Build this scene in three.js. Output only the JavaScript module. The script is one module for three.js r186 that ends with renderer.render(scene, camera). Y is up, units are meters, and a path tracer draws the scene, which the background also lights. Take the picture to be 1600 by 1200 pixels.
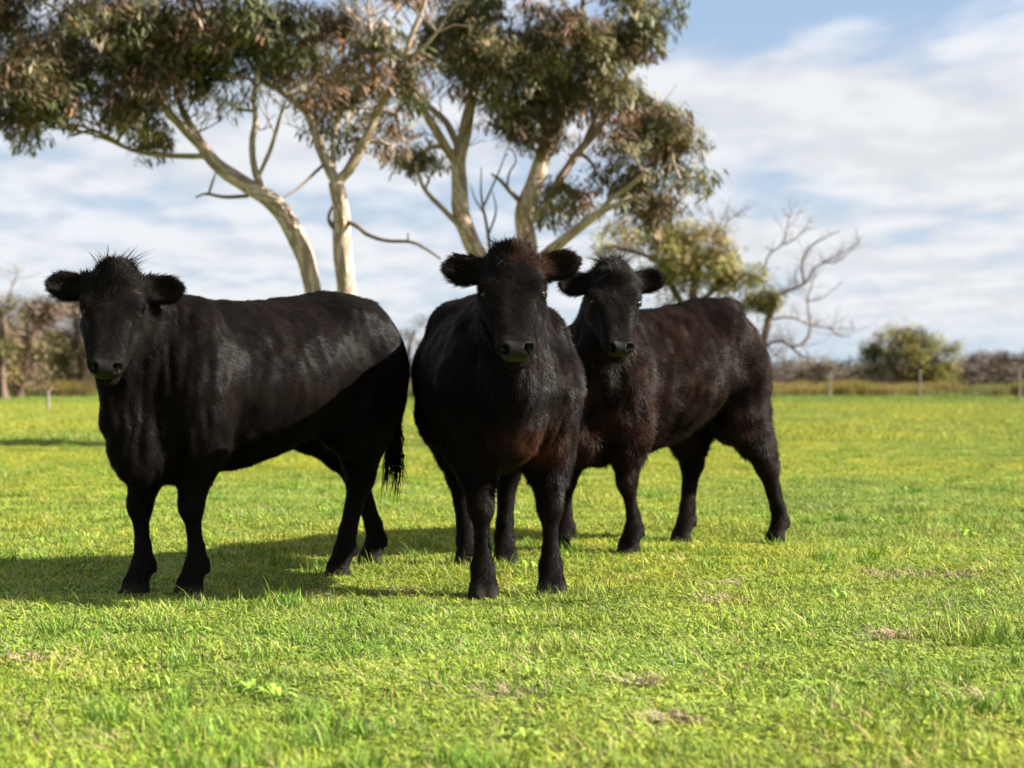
import * as THREE from 'three';
import { mergeGeometries } from 'three/addons/utils/BufferGeometryUtils.js';
import { createNoise3D } from 'simplex-noise';

// ------------------------------------------------------------------ random numbers and noise
function rngOf(seed) { let s = seed | 0; return () => { s = (s + 0x6d2b79f5) | 0; let t = Math.imul(s ^ (s >>> 15), 1 | s); t = (t + Math.imul(t ^ (t >>> 7), 61 | t)) ^ t; return ((t ^ (t >>> 14)) >>> 0) / 4294967296; }; }
const noise = createNoise3D(rngOf(11));
function fbm(x, y, z, n) { let a = 0.5, s = 0; for (let i = 0; i < n; i++) { s += a * noise(x, y, z); x = x * 2.03 + 7.1; y = y * 2.03 + 3.3; z = z * 2.03 - 5.7; a *= 0.5; } return s; }
const lerp = (a, b, t) => a + (b - a) * t, clamp = (x, a, b) => (x < a ? a : x > b ? b : x), smooth = (a, b, x) => { const t = clamp((x - a) / (b - a), 0, 1); return t * t * (3 - 2 * t); };
const V = (x, y, z) => new THREE.Vector3(x, y, z);

// ------------------------------------------------------------------ camera, sky, sun, exposure
const EYE = 0.85, FOCAL = 3000, HORIZON = 592;          // metres; focal length and horizon row for a frame of 1600 x 1200
const scene = new THREE.Scene();
const camera = new THREE.PerspectiveCamera(2 * Math.atan(600 / FOCAL) * 180 / Math.PI, 4 / 3, 0.1, 6000);
camera.position.set(0, EYE, 0);
camera.rotation.x = Math.atan((HORIZON - 600) / FOCAL);
camera.focus = 7.0; camera.userData.fStop = 3.4;
const EXPOSURE = 4.4;
const renderer = new THREE.WebGLRenderer();
renderer.toneMapping = THREE.LinearToneMapping; renderer.toneMappingExposure = EXPOSURE;
renderer.shadowMap.enabled = true;
const SUN_EL = 32 * Math.PI / 180, SUN_AZ = 4 * Math.PI / 180;      // from the +x side, a touch towards the camera
const sunDir = V(Math.cos(SUN_EL) * Math.cos(SUN_AZ), Math.sin(SUN_EL), Math.cos(SUN_EL) * Math.sin(SUN_AZ));
const sun = new THREE.DirectionalLight(new THREE.Color(1, 0.93, 0.82), 4.4);
sun.position.copy(sunDir).multiplyScalar(60); sun.castShadow = true; sun.shadow.radius = 1.2;
Object.assign(sun.shadow.camera, { left: -40, right: 40, top: 40, bottom: -40, near: 1, far: 160 }); sun.shadow.mapSize.set(4096, 4096);
scene.add(sun);
{
  const W = 4096, H = 2048, data = new Float32Array(W * H * 4);
  for (let j = 0; j < H; j++) {
    const el = ((j + 0.5) / H - 0.5) * Math.PI, y = Math.sin(el), ce = Math.cos(el);
    const low = el < 0, n = el < 0.35 ? 6 : 4;
    for (let i = 0; i < W; i++) {
      const o = (j * W + i) * 4; data[o + 3] = 1;
      if (low) { data[o] = 0.085; data[o + 1] = 0.1; data[o + 2] = 0.07; continue; }
      if (el > 0.5 && (i & 1)) { data[o] = data[o - 4]; data[o + 1] = data[o - 3]; data[o + 2] = data[o - 2]; continue; }
      const az = ((i + 0.5) / W - 0.5) * 2 * Math.PI, x = Math.cos(az) * ce, z = Math.sin(az) * ce;
      const view = Math.atan2(x, -z) * 180 / Math.PI, elD = el * 180 / Math.PI;         // degrees right of the view axis, degrees up
      // clear air
      const g = Math.pow(1 - y, 2.4), toSun = x * sunDir.x + y * sunDir.y + z * sunDir.z, glow = Math.pow(Math.max(0, toSun), 6);
      let r = lerp(0.12, 0.60, g), gg = lerp(0.33, 0.72, g), b = lerp(0.74, 0.83, g);
      r += 0.3 * glow; gg += 0.28 * glow; b += 0.24 * glow;
      // a layer of broken stratocumulus seen in perspective
      const k = 1 / (y + 0.055), px = x * k, pz = z * k;
      const warp = fbm(px * 0.16 + 3, 1.7, pz * 0.16, 3);
      const big = fbm(px * 0.34 + 0.5 * warp, 4.2, pz * 0.3 + 9, n), det = fbm(px * 2.3 + 1.2 * warp, 8.4, pz * 1.3, n) + 0.3 * fbm(px * 7, 2.2, pz * 3.4, 3);
      let cov = 0.66 + 0.5 * big + 0.55 * det;
      const gap = Math.exp(-(((view - 10) / 9) ** 2) - (((elD - 11.1 + 0.1 * (view - 10)) / 1.5) ** 2));
      cov += 0.18 * Math.exp(-(((elD - 8.3) / 1.9) ** 2)) * smooth(-4, 10, view) - 0.6 * gap;
      const a = smooth(0.08, 0.9, cov) * smooth(-0.01, 0.04, y) * 0.93;
      const dens = smooth(0.42, 1.05, cov), lit = smooth(-0.35, 0.4, det + 0.25 * warp);
      const white = 0.90 + 0.14 * lit - 0.05 * dens + 0.5 * glow;
      const warmth = 0.5 + 0.5 * toSun;
      const cr = white * (0.87 + 0.07 * warmth), cg = white * (0.915 + 0.025 * warmth), cb = white * (0.965 - 0.01 * warmth);
      r = lerp(r, cr, a); gg = lerp(gg, cg, a); b = lerp(b, cb, a);
      data[o] = r / EXPOSURE; data[o + 1] = gg / EXPOSURE; data[o + 2] = b / EXPOSURE;
    }
  }
  const sky = new THREE.DataTexture(data, W, H, THREE.RGBAFormat, THREE.FloatType);
  sky.mapping = THREE.EquirectangularReflectionMapping; sky.magFilter = THREE.LinearFilter; sky.needsUpdate = true;
  scene.background = sky; scene.environment = sky;
}

// ------------------------------------------------------------------ helpers
const P = (px, py, d) => V((px - 800) / FOCAL * d, EYE + (HORIZON - py) / FOCAL * d, -d);          // a point d metres down the view axis
const terrain = (x, d) => 0.014 * noise(x * 0.35, d * 0.3, 2) + 0.006 * noise(x * 1.4, d * 1.4, 5) - 0.034 * Math.exp(-(((x - 1.38) / 0.6) ** 2) - (((d - 10.05) / 0.6) ** 2)) + 0.05 * noise(x * 0.04, d * 0.04, 8) * smooth(14, 60, d);
const used = new Map();
function numbered(name) { const n = used.get(name) ?? 0; used.set(name, n + 1); return n ? name + '_' + String(n).padStart(3, '0') : name; }
function tag(o, label, category, group, kind) { o.userData.label = label; if (category) o.userData.category = category; if (group) o.userData.group = group; if (kind) o.userData.kind = kind; return o; }
function thing(name, pos, label, category, group) { const g = new THREE.Group(); g.name = numbered(name); g.position.copy(pos); scene.add(g); return tag(g, label, category, group); }
function mesh(name, geo, mat, parent = scene) { const m = new THREE.Mesh(geo, mat); m.name = parent === scene ? numbered(name) : name; m.castShadow = m.receiveShadow = true; parent.add(m); return m; }
function instanced(name, geo, mat, list, parent = scene) {       // list of [Matrix4, r, g, b]
  const m = new THREE.InstancedMesh(geo, mat, list.length), c = new THREE.Color();
  list.forEach((e, i) => { m.setMatrixAt(i, e[0]); m.setColorAt(i, c.setRGB(e[1], e[2], e[3])); });
  m.name = parent === scene ? numbered(name) : name; m.castShadow = m.receiveShadow = true; m.userData.kind = 'stuff'; parent.add(m); return m;
}
class Soup {                                                     // triangles with colours
  constructor() { this.p = []; this.c = []; this.i = []; this.uv = []; this.n = 0; }
  vert(x, y, z, c, u = 0, v = 0) { this.p.push(x, y, z); this.c.push(c[0], c[1], c[2]); this.uv.push(u, v); return this.n++; }
  tri(a, b, c) { this.i.push(a, b, c); }
  geo() {
    const g = new THREE.BufferGeometry();
    g.setAttribute('position', new THREE.Float32BufferAttribute(this.p, 3)); g.setAttribute('color', new THREE.Float32BufferAttribute(this.c, 3)); g.setAttribute('uv', new THREE.Float32BufferAttribute(this.uv, 2));
    g.setIndex(this.i); g.computeVertexNormals(); return g;
  }
  // a ribbon along points, wide across side vectors
  ribbon(pts, side, widths, c0, c1 = c0) {
    let a = -1, b = -1;
    pts.forEach((p, k) => {
      const t = k / (pts.length - 1), w = widths[k] / 2, c = [lerp(c0[0], c1[0], t), lerp(c0[1], c1[1], t), lerp(c0[2], c1[2], t)];
      if (w < 1e-6) { const e = this.vert(p.x, p.y, p.z, c); if (a >= 0) this.tri(a, b, e); return; }
      const e = this.vert(p.x - side.x * w, p.y - side.y * w, p.z - side.z * w, c), f = this.vert(p.x + side.x * w, p.y + side.y * w, p.z + side.z * w, c);
      if (a >= 0) { this.tri(a, b, f); this.tri(a, f, e); }
      a = e; b = f;
    });
  }
  // a tube with a radius at every point
  tube(pts, radii, sides = 8, wob = 0, c = [1, 1, 1]) {
    let len = 0, N = V(0.31, 0.2, 0.93); const rows = [];
    for (let k = 0; k < pts.length; k++) {
      const T = pts[Math.min(k + 1, pts.length - 1)].clone().sub(pts[Math.max(k - 1, 0)]).normalize();
      N = N.clone().sub(T.clone().multiplyScalar(N.dot(T))).normalize();
      const B = T.clone().cross(N); if (k) len += pts[k].distanceTo(pts[k - 1]);
      const row = [];
      for (let s = 0; s <= sides; s++) {
        const a = (s % sides) / sides * 2 * Math.PI, cs = Math.cos(a), sn = Math.sin(a);
        const r = radii[k] * (1 + wob * noise(cs * 1.2 + pts[0].x * 9, sn * 1.2 + pts[0].z * 9, len * 1.7 / Math.max(0.2, radii[0] * 5)));
        row.push(this.vert(pts[k].x + (N.x * cs + B.x * sn) * r, pts[k].y + (N.y * cs + B.y * sn) * r, pts[k].z + (N.z * cs + B.z * sn) * r, c, s / sides, len));
      }
      rows.push(row);
    }
    for (let k = 0; k + 1 < rows.length; k++) for (let s = 0; s < sides; s++) { this.tri(rows[k][s], rows[k][s + 1], rows[k + 1][s + 1]); this.tri(rows[k][s], rows[k + 1][s + 1], rows[k + 1][s]); }
    const tip = pts[pts.length - 1], e = this.vert(tip.x, tip.y, tip.z, c, 0, len), last = rows[rows.length - 1];
    for (let s = 0; s < sides; s++) this.tri(last[s], last[s + 1], e);
  }
}
function spline(pts, radii, per) {                               // smooth the polyline; radii run along with it
  const curve = new THREE.CatmullRomCurve3(pts, false, 'centripetal'), n = Math.max(2, (pts.length - 1) * per), out = [], rr = [];
  for (let k = 0; k <= n; k++) { const t = k / n, q = t * (radii.length - 1), i = Math.min(Math.floor(q), radii.length - 2); out.push(curve.getPoint(t)); rr.push(lerp(radii[i], radii[i + 1], q - i)); }
  return [out, rr];
}
function dataTexture(n, f, srgb, m = n) {
  const d = new Uint8Array(n * m * 4);
  for (let j = 0; j < m; j++) for (let i = 0; i < n; i++) { const c = f(i / n, j / m), o = (j * n + i) * 4; d[o] = clamp(c[0], 0, 1) * 255; d[o + 1] = clamp(c[1], 0, 1) * 255; d[o + 2] = clamp(c[2], 0, 1) * 255; d[o + 3] = 255; }
  const t = new THREE.DataTexture(d, n, m); t.wrapS = t.wrapT = THREE.RepeatWrapping; t.magFilter = THREE.LinearFilter; if (srgb) t.colorSpace = THREE.SRGBColorSpace; t.needsUpdate = true; return t;
}
const torus = (u, v, s, k, n) => { const a = u * 2 * Math.PI, b = v * 2 * Math.PI; return fbm(Math.cos(a) * s + 5 * k, Math.sin(a) * s + Math.cos(b) * s * 0.9, Math.sin(b) * s + k, n); };   // noise that tiles

// ------------------------------------------------------------------ ground
{
  const groundMap = dataTexture(512, (u, v) => {
    const a = torus(u, v, 1.3, 1, 5), b = torus(u, v, 6, 4, 3), t = clamp(0.5 + a + 0.5 * b, 0, 1);
    return [lerp(0.30, 0.44, t), lerp(0.37, 0.50, t), lerp(0.13, 0.17, t)];
  }, true);
  const s = new Soup(), xs = [], ds = [];
  for (let d = -30; d < 3; d += 3) ds.push(d);
  for (let d = 3; d < 16; d += 0.12) ds.push(d);
  for (let d = 16, st = 0.3; d < 4000; d += st, st *= 1.12) ds.push(d);
  for (let k = -60; k <= 60; k++) { const t = k / 60; xs.push(4 * t + 2500 * Math.sign(t) * Math.abs(t) ** 6); }
  const rows = ds.map((d) => xs.map((x) => s.vert(x, terrain(x, d), -d, [1, 1, 1], x / 1.7, d / 1.7)));
  for (let j = 0; j + 1 < ds.length; j++) for (let i = 0; i + 1 < xs.length; i++) { s.tri(rows[j][i], rows[j][i + 1], rows[j + 1][i + 1]); s.tri(rows[j][i], rows[j + 1][i + 1], rows[j + 1][i]); }
  const g = mesh('ground', s.geo(), new THREE.MeshStandardMaterial({ map: groundMap, roughness: 1 }));
  tag(g, 'flat green pasture reaching back to the scrub on the horizon', null, null, 'structure');
}

// ------------------------------------------------------------------ grass
const grassMat = new THREE.MeshPhysicalMaterial({ vertexColors: true, roughness: 0.6, transmission: 0.36, thickness: 0, side: THREE.DoubleSide, specularIntensity: 0.22 });
const GREENS = [[0.235, 0.34, 0.028], [0.295, 0.385, 0.034], [0.17, 0.29, 0.028], [0.38, 0.44, 0.065], [0.12, 0.22, 0.028]], STRAW = [0.40, 0.32, 0.15], PALE = [0.44, 0.48, 0.13];
function patch(seed, size, n, hMean, wMean, leaves, straw = 0.06) {
  const r = rngOf(seed), s = new Soup();
  for (let k = 0; k < n; k++) {
    const x = (r() - 0.5) * size, z = (r() - 0.5) * size, tall = r() < 0.07 ? 1.7 : 1, h = hMean * (0.45 + 0.95 * r()) * tall, az = r() * 6.283, lean = 0.25 + 1.15 * r() * r() + 0.3 * r();
    const dx = Math.cos(az), dz = Math.sin(az), w = wMean * (0.65 + 0.7 * r()), pick = r();
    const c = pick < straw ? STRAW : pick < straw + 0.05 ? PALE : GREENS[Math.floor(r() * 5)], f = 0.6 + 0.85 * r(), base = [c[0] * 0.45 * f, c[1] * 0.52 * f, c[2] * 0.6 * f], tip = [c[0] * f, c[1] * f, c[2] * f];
    const pts = [0, 0.38, 0.74, 1].map((t) => V(x + dx * h * lean * t * t, h * (t - 0.28 * lean * t * t), z + dz * h * lean * t * t));
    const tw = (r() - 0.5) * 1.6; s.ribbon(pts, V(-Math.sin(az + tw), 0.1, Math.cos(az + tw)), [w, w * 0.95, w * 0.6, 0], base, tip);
  }
  for (let k = 0; k < leaves; k++) {                             // small broad leaves of clover and weeds low in the sward
    const x = (r() - 0.5) * size, z = (r() - 0.5) * size, y = hMean * (0.35 + 0.5 * r()), a0 = r() * 6.283, R = 0.006 + 0.007 * r(), c = GREENS[Math.floor(r() * 3)], f = 0.8 + 0.45 * r(), col = [c[0] * f, c[1] * f, c[2] * f * 1.3];
    for (let q = 0; q < 3; q++) {
      const a = a0 + q * 2.094, ux = Math.cos(a), uz = Math.sin(a), tl = (r() - 0.3) * 0.006;
      const o = s.vert(x, y, z, col), p1 = s.vert(x + ux * R - uz * R * 0.55, y + tl, z + uz * R + ux * R * 0.55, col), p2 = s.vert(x + ux * R * 1.6, y + tl * 1.6, z + uz * R * 1.6, col), p3 = s.vert(x + ux * R + uz * R * 0.55, y + tl, z + uz * R - ux * R * 0.55, col);
      s.tri(o, p1, p2); s.tri(o, p2, p3);
    }
  }
  return s.geo();
}
function rosette(seed) {
  const r = rngOf(seed), s = new Soup();
  for (let k = 0; k < 9; k++) { const az = k * 0.698 + r() * 0.5, L = 0.035 + 0.03 * r(), dx = Math.cos(az), dz = Math.sin(az), h = 0.016 + 0.02 * r(), f = 0.8 + 0.5 * r(), c = [0.2 * f, 0.30 * f, 0.04 * f]; s.ribbon([0, 0.3, 0.6, 0.85, 1].map((t) => V(dx * L * t, 0.012 + h * Math.sin(t * 2.6), dz * L * t)), V(-dz, 0.25 * (r() - 0.5), dx), [0.003, 0.008, 0.014, 0.011, 0.002], c); }
  return s.geo();
}
// bare or dry places that the sward thins out round: [x, d, radius]
const spot = (px, py, r) => { const d = EYE * FOCAL / (py - HORIZON); return [(px - 800) / FOCAL * d, d, r]; };
const BARE = [spot(488, 938, 0.1), spot(632, 932, 0.09), spot(1152, 917, 0.1), spot(1128, 945, 0.07), spot(1395, 906, 0.14), spot(1500, 905, 0.18), spot(1010, 1075, 0.05), spot(785, 1092, 0.08), spot(1545, 1100, 0.09), spot(48, 1042, 0.12), spot(1055, 1140, 0.06), spot(1400, 1005, 0.06)];
const up = V(0, 1, 0);
{
  const kinds = [[], [], [], [], [], []], r = rngOf(77), q = new THREE.Quaternion(), e = new THREE.Euler();
  const put = (k, x, d, sx, sy, c) => { kinds[k].push([new THREE.Matrix4().compose(V(x, terrain(x, d) - 0.004, -d), q.setFromEuler(e.set(0, r() * 6.283, 0)), V(sx, sy, sx)), ...c]); };
  const tint = (x, d) => {
    const a = fbm(x * 0.8, d * 0.45, 3, 3), b = noise(x * 2.7, d * 2, 9), y = fbm(x * 0.22, d * 0.13, 14, 3), f = 1 + 0.2 * a + 0.16 * b;
    const away = smooth(7, 30, d); return [f * (1.11 + 0.3 * y + 0.16 * b + 0.12 * away), f * (1.0 + 0.08 * y + 0.04 * away), f * (1 - 0.4 * y)];
  };
  for (let d = 3.2; d < 27; d += d < 11 ? 0.105 : 0.16) {
    const half = 0.275 * d + 1.3, st = d < 11 ? 0.105 : 0.16;
    for (let x = -half; x < half; x += st) {
      const X = x + (r() - 0.5) * st, D = d + (r() - 0.5) * st;
      const tuft = noise(X * 1.5, D * 1.5, 21), thin = fbm(X * 0.9, D * 0.9, 31, 3);
      let hide = 0; for (const b of BARE) { const g = ((X - b[0]) ** 2 + (D - b[1]) ** 2) / (b[2] * b[2]); if (g < 1.2) hide = 1; }
      if (hide && r() < 0.22) continue;
      const bunch = noise(X * 4.5, D * 3.6, 44), sy = (0.6 + 0.3 * r()) * (1 + 0.55 * smooth(0.15, 0.8, tuft) - 0.3 * smooth(0.1, 0.5, thin) + 0.35 * bunch) * (hide ? 0.5 : 1);
      put(r() < 0.2 ? 2 : r() < 0.5 ? 0 : 1, X, D, 0.85 + 0.35 * r(), sy, tint(X, D));
    }
  }
  for (let d = 26; d < 86; d += 0.42) {
    const half = 0.275 * d + 2.5;
    for (let x = -half; x < half; x += 0.6) {
      const X = x + (r() - 0.5) * 0.6, D = d + (r() - 0.5) * 0.42, rough = smooth(60, 66, D) * 1.6 * (0.4 + 0.6 * (0.5 + noise(X * 0.2, D * 0.4, 3)));
      const c = tint(X, D), g = smooth(60, 64, D); put(3, X, D, 0.9 + 0.3 * r(), (0.75 + 0.4 * r()) * (1 + rough), [c[0] * lerp(1, 0.7, g), c[1] * lerp(1, 0.86, g), c[2]]);
    }
  }
  for (let k = 0; k < 1500; k++) {                                // taller tufts of darker grass
    const d = 3.6 + 26 * r() ** 1.5, x = (r() - 0.5) * 2 * (0.275 * d + 0.8); if (noise(x * 0.5, d * 0.4, 50) < 0.05) continue;
    put(4, x, d, 0.6 + 0.5 * r(), 0.7 + 0.5 * r(), [0.78, 0.92, 0.9]);
  }
  for (let k = 0; k < 170; k++) { const d = 3.6 + 9 * r(), x = (r() - 0.5) * 2 * (0.275 * d + 0.6), f = 0.8 + 0.5 * r(); if (noise(x * 0.7, d * 0.6, 61) < -0.1) continue; put(5, x, d, 0.7 + 0.7 * r(), 0.7 + 0.6 * r(), [f, f, f]); }
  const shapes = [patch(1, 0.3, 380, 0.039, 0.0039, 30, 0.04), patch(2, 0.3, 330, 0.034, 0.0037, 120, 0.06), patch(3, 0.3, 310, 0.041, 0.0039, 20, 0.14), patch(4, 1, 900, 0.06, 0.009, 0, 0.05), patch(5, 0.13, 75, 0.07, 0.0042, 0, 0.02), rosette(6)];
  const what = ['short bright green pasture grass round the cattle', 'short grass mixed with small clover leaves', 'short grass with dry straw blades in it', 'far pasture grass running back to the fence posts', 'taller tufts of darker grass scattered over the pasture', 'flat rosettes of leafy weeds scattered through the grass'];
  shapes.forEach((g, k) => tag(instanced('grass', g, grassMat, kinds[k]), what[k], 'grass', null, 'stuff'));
}

// ------------------------------------------------------------------ trees
const barkMap = dataTexture(256, (u, v) => {
  const a = torus(u, v, 0.9, 2, 4), b = torus(u, v, 2.6, 9, 4), c = torus(u, v, 5, 21, 3);
  let t = smooth(-0.05, 0.22, a), p = smooth(0.08, 0.26, b);
  const base = [0.73 + 0.1 * c, 0.665 + 0.1 * c, 0.595 + 0.1 * c], olive = [0.45, 0.39, 0.32], rust = [0.57, 0.42, 0.32];
  return [0, 1, 2].map((k) => lerp(lerp(base[k], olive[k], t * 0.75), rust[k], p * 0.7));
}, true, 512);
const barkBump = dataTexture(128, (u, v) => { const t = 0.5 + 0.6 * torus(u, v, 2.5, 3, 4); return [t, t, t]; }, false);
barkMap.repeat.set(1, 0.55); barkBump.repeat.set(2, 1.4);
const barkMat = new THREE.MeshStandardMaterial({ map: barkMap, roughness: 0.8, bumpMap: barkBump, bumpScale: 0.012 });
const deadMat = new THREE.MeshStandardMaterial({ color: new THREE.Color().setRGB(0.17, 0.13, 0.105), roughness: 0.95, bumpMap: barkBump, bumpScale: 0.01 });
const twigMat = new THREE.MeshStandardMaterial({ color: new THREE.Color().setRGB(0.22, 0.15, 0.10), roughness: 0.9 });
const darkBark = new THREE.MeshStandardMaterial({ color: new THREE.Color().setRGB(0.13, 0.085, 0.06), roughness: 0.95, bumpMap: barkBump, bumpScale: 0.02 });
const leafMat = new THREE.MeshPhysicalMaterial({ vertexColors: true, roughness: 0.55, transmission: 0.22, thickness: 0, side: THREE.DoubleSide, specularIntensity: 0.6 });
function spray(seed, n, len, wid, droop, spread, reds = 0.22) {               // a leafy twig end: narrow hanging leaves
  const r = rngOf(seed), s = new Soup();
  for (let k = 0; k < n; k++) {
    const az = r() * 6.283, t = r(), o = V((r() - 0.5) * spread, (r() - 0.5) * spread * 0.9, (r() - 0.5) * spread), L = len * (0.6 + 0.7 * r()), w = wid * (0.7 + 0.6 * r());
    const dir = V(Math.cos(az), -droop * (0.3 + 1.2 * t) + 0.4 * (r() - 0.5), Math.sin(az)).normalize(), side = V(-dir.z, 0.8 * (r() - 0.5), dir.x).normalize(), f = 0.7 + 0.6 * r(), red = r() < reds;
    const c = red ? [1.3 * f, 0.85 * f, 0.8 * f] : [f * (0.9 + 0.25 * r()), f, f * (0.9 + 0.3 * r())];
    const bend = V(r() - 0.5, -0.5, r() - 0.5).multiplyScalar(L * 0.35);
    s.ribbon([0, 0.4, 0.75, 1].map((q) => o.clone().addScaledVector(dir, L * q).addScaledVector(bend, q * q)), side, [w * 0.25, w, w * 0.75, 0], c);
  }
  return s.geo();
}
function tree({ name, label, category = 'tree', group, d, base, stems, lobes, leaf, seed, bark = barkMat, palette, clump = 0.3, perClump = 16, clumps = 3.2, twigR = 0.012, depth = 1, dead = deadMat, twigM = twigMat, fine = 0, fineM = dead }) {
  const r = rngOf(seed), foot = P(base, 600, d); foot.y = terrain(foot.x, d) - 0.03;
  const t = thing(name, foot, label, category, group), nodes = [], inner = twigR * 2.2;
  const local = (px, py, dd) => P(px, py, dd).sub(foot);
  const nearest = (p) => { let best = null, m = 1e9; for (const n of nodes) { const k = n.p.distanceToSquared(p) + (p.y < n.p.y - 0.1 ? 0.3 : 0); if (k < m) { m = k; best = n; } } return best; };
  for (const st of stems) {
    let d0 = d;
    if (nodes.length && st.kind !== 'trunk') { let m = 1e9; for (const n of nodes) { const k = (n.px - st.pts[0][0]) ** 2 + (n.py - st.pts[0][1]) ** 2; if (k < m) { m = k; d0 = n.d; } } }
    const z = st.z ?? (r() - 0.5) * 1.6 * depth, n = st.pts.length - 1;
    const pts = st.pts.map(([x, y], k) => { const dd = d0 + z * (k / n) ** 1.3; return local(x, y, dd); });
    if (st.kind === 'trunk') pts[0].y = Math.min(pts[0].y, -0.05);
    const rad = st.r.map((q) => q / FOCAL * d), [q, rr] = spline(pts, rad, 5), s = new Soup();
    if (st.kind === 'trunk') { rr[0] *= 1.5; rr[1] *= 1.25; rr[2] *= 1.1; }
    s.tube(q, rr, st.kind === 'trunk' ? 14 : 9, 0.12);
    mesh(st.kind === 'trunk' ? 'trunk' : st.kind === 'dead' ? 'dead_branch' : 'limb', s.geo(), st.kind === 'dead' ? dead : bark, t);
    q.forEach((p, k) => { const dd = -(p.z + foot.z); nodes.push({ p, d: dd, px: 800 + (p.x + foot.x) / dd * FOCAL, py: HORIZON - (p.y + foot.y - EYE) / dd * FOCAL, r: rr[k], dead: st.kind === 'dead' }); });
  }
  if (fine) {                                                    // a spray of thin bare twigs off every branch
    const fs = new Soup(), many = nodes.filter((n) => n.dead ? fineM !== gumTwig : n.p.y > (fineM === gumTwig ? 3.6 : 1.5));
    for (let k = 0; k < fine; k++) {
      const n = many[Math.floor(r() * many.length)], L = 0.3 + 0.9 * r() * r(), dir = V((r() - 0.5) * 1.6, 0.25 + 0.6 * (r() - 0.3), (r() - 0.5) * 1.6).normalize(), pts = [n.p.clone()];
      for (let j = 1; j <= 4; j++) { dir.add(V(r() - 0.5, r() - 0.42, r() - 0.5).multiplyScalar(0.55)).normalize(); pts.push(pts[j - 1].clone().addScaledVector(dir, L / 4)); }
      fs.tube(pts, [0.010, 0.0085, 0.007, 0.0055, 0.003], 4);
      for (const j of [1, 2, 3]) { const a = pts[j], d2 = dir.clone().add(V(r() - 0.5, r() - 0.3, r() - 0.5).multiplyScalar(1.8)).normalize(), b = a.clone().addScaledVector(d2, L * (0.2 + 0.3 * r())), c = b.clone().addScaledVector(d2.add(V(r() - 0.5, r() - 0.5, r() - 0.5)).normalize(), L * 0.25); fs.tube([a, b, c], [0.006, 0.0045, 0.003], 4); }
    }
    mesh('bare_twig', fs.geo(), fineM, t).userData.kind = 'stuff';
  }
  const live = nodes.filter((n) => !n.dead && n.p.y > 0.3), tw = new Soup(), list = [], q = new THREE.Quaternion(), e = new THREE.Euler();
  const limb = (from, to, r0, r1, sag) => { const mid = from.clone().lerp(to, 0.5).add(V((r() - 0.5), (r() - 0.5) + sag, (r() - 0.5)).multiplyScalar(from.distanceTo(to) * 0.22)); const [a, b] = spline([from, mid, to], [r0, (r0 + r1) / 2, r1], 3); tw.tube(a, b, 5); };
  for (const [lx, ly, rx, ry, dz = 0, dens = 1] of lobes) {
    const dd = d + dz * depth, k = dd / FOCAL, c = local(lx, ly, dd), RX = rx * k, RY = ry * k, RZ = Math.max(RX, RY) * 0.9;
    let best = null, m = 1e9; for (const n of live) { const g = n.p.distanceToSquared(c) + (n.p.y > c.y ? 0.25 * (n.p.y - c.y) : 0); if (g < m) { m = g; best = n; } }
    if (best.p.distanceTo(c) > 0.15) limb(best.p, c, Math.min(best.r * 0.7, inner * 1.6), inner * 0.7, 0.3);
    const count = Math.max(2, Math.round(clumps * RX * RY / (clump * clump) * dens));
    for (let i = 0; i < count; i++) {
      const u = V(r() * 2 - 1, r() * 2 - 1, r() * 2 - 1); if (u.length() > 1) { i--; continue; }
      const s = c.clone().add(V(u.x * RX, u.y * RY, u.z * RZ));
      if (fbm((s.x + foot.x) * 0.9 / clump * 0.3, (s.y) * 0.9 / clump * 0.3, s.z * 0.3 / clump, 2) < -0.06) continue;
      limb(r() < 0.5 ? c : best.p.clone().lerp(c, 0.4 + 0.5 * r()), s, inner * 0.5, twigR * 0.35, 0.2);
      const pal = palette[Math.floor(r() * palette.length)], f = 0.75 + 0.5 * r();
      for (let j = 0; j < perClump; j++) {
        const g = V((r() + r() + r() - 1.5), (r() + r() + r() - 1.5) * 0.8, (r() + r() + r() - 1.5)).multiplyScalar(clump * 1.3), sc = 0.75 + 0.5 * r(), f2 = f * (0.8 + 0.4 * r());
        list.push([new THREE.Matrix4().compose(s.clone().add(g), q.setFromEuler(e.set((r() - 0.5) * 0.8, r() * 6.283, (r() - 0.5) * 0.8)), V(sc, sc, sc)), pal[0] * f2, pal[1] * f2, pal[2] * f2]);
      }
    }
  }
  if (tw.n) { const m = mesh('twig', tw.geo(), twigM, t); m.userData.kind = 'stuff'; }
  if (list.length) instanced('crown', leaf, leafMat, list, t);
  return t;
}
const gumLeaf = spray(5, 18, 0.115, 0.021, 0.75, 0.18, 0.1);
const gumTwig = new THREE.MeshStandardMaterial({ color: new THREE.Color().setRGB(0.27, 0.2, 0.145), roughness: 0.85 });
const GUM = [[0.115, 0.11, 0.04], [0.15, 0.135, 0.05], [0.095, 0.1, 0.032], [0.18, 0.125, 0.06], [0.19, 0.17, 0.08], [0.2, 0.12, 0.065]];
const GUM_DARK = [[0.085, 0.088, 0.028], [0.1, 0.095, 0.034], [0.115, 0.09, 0.04], [0.15, 0.095, 0.045], [0.065, 0.078, 0.024]];
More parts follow.
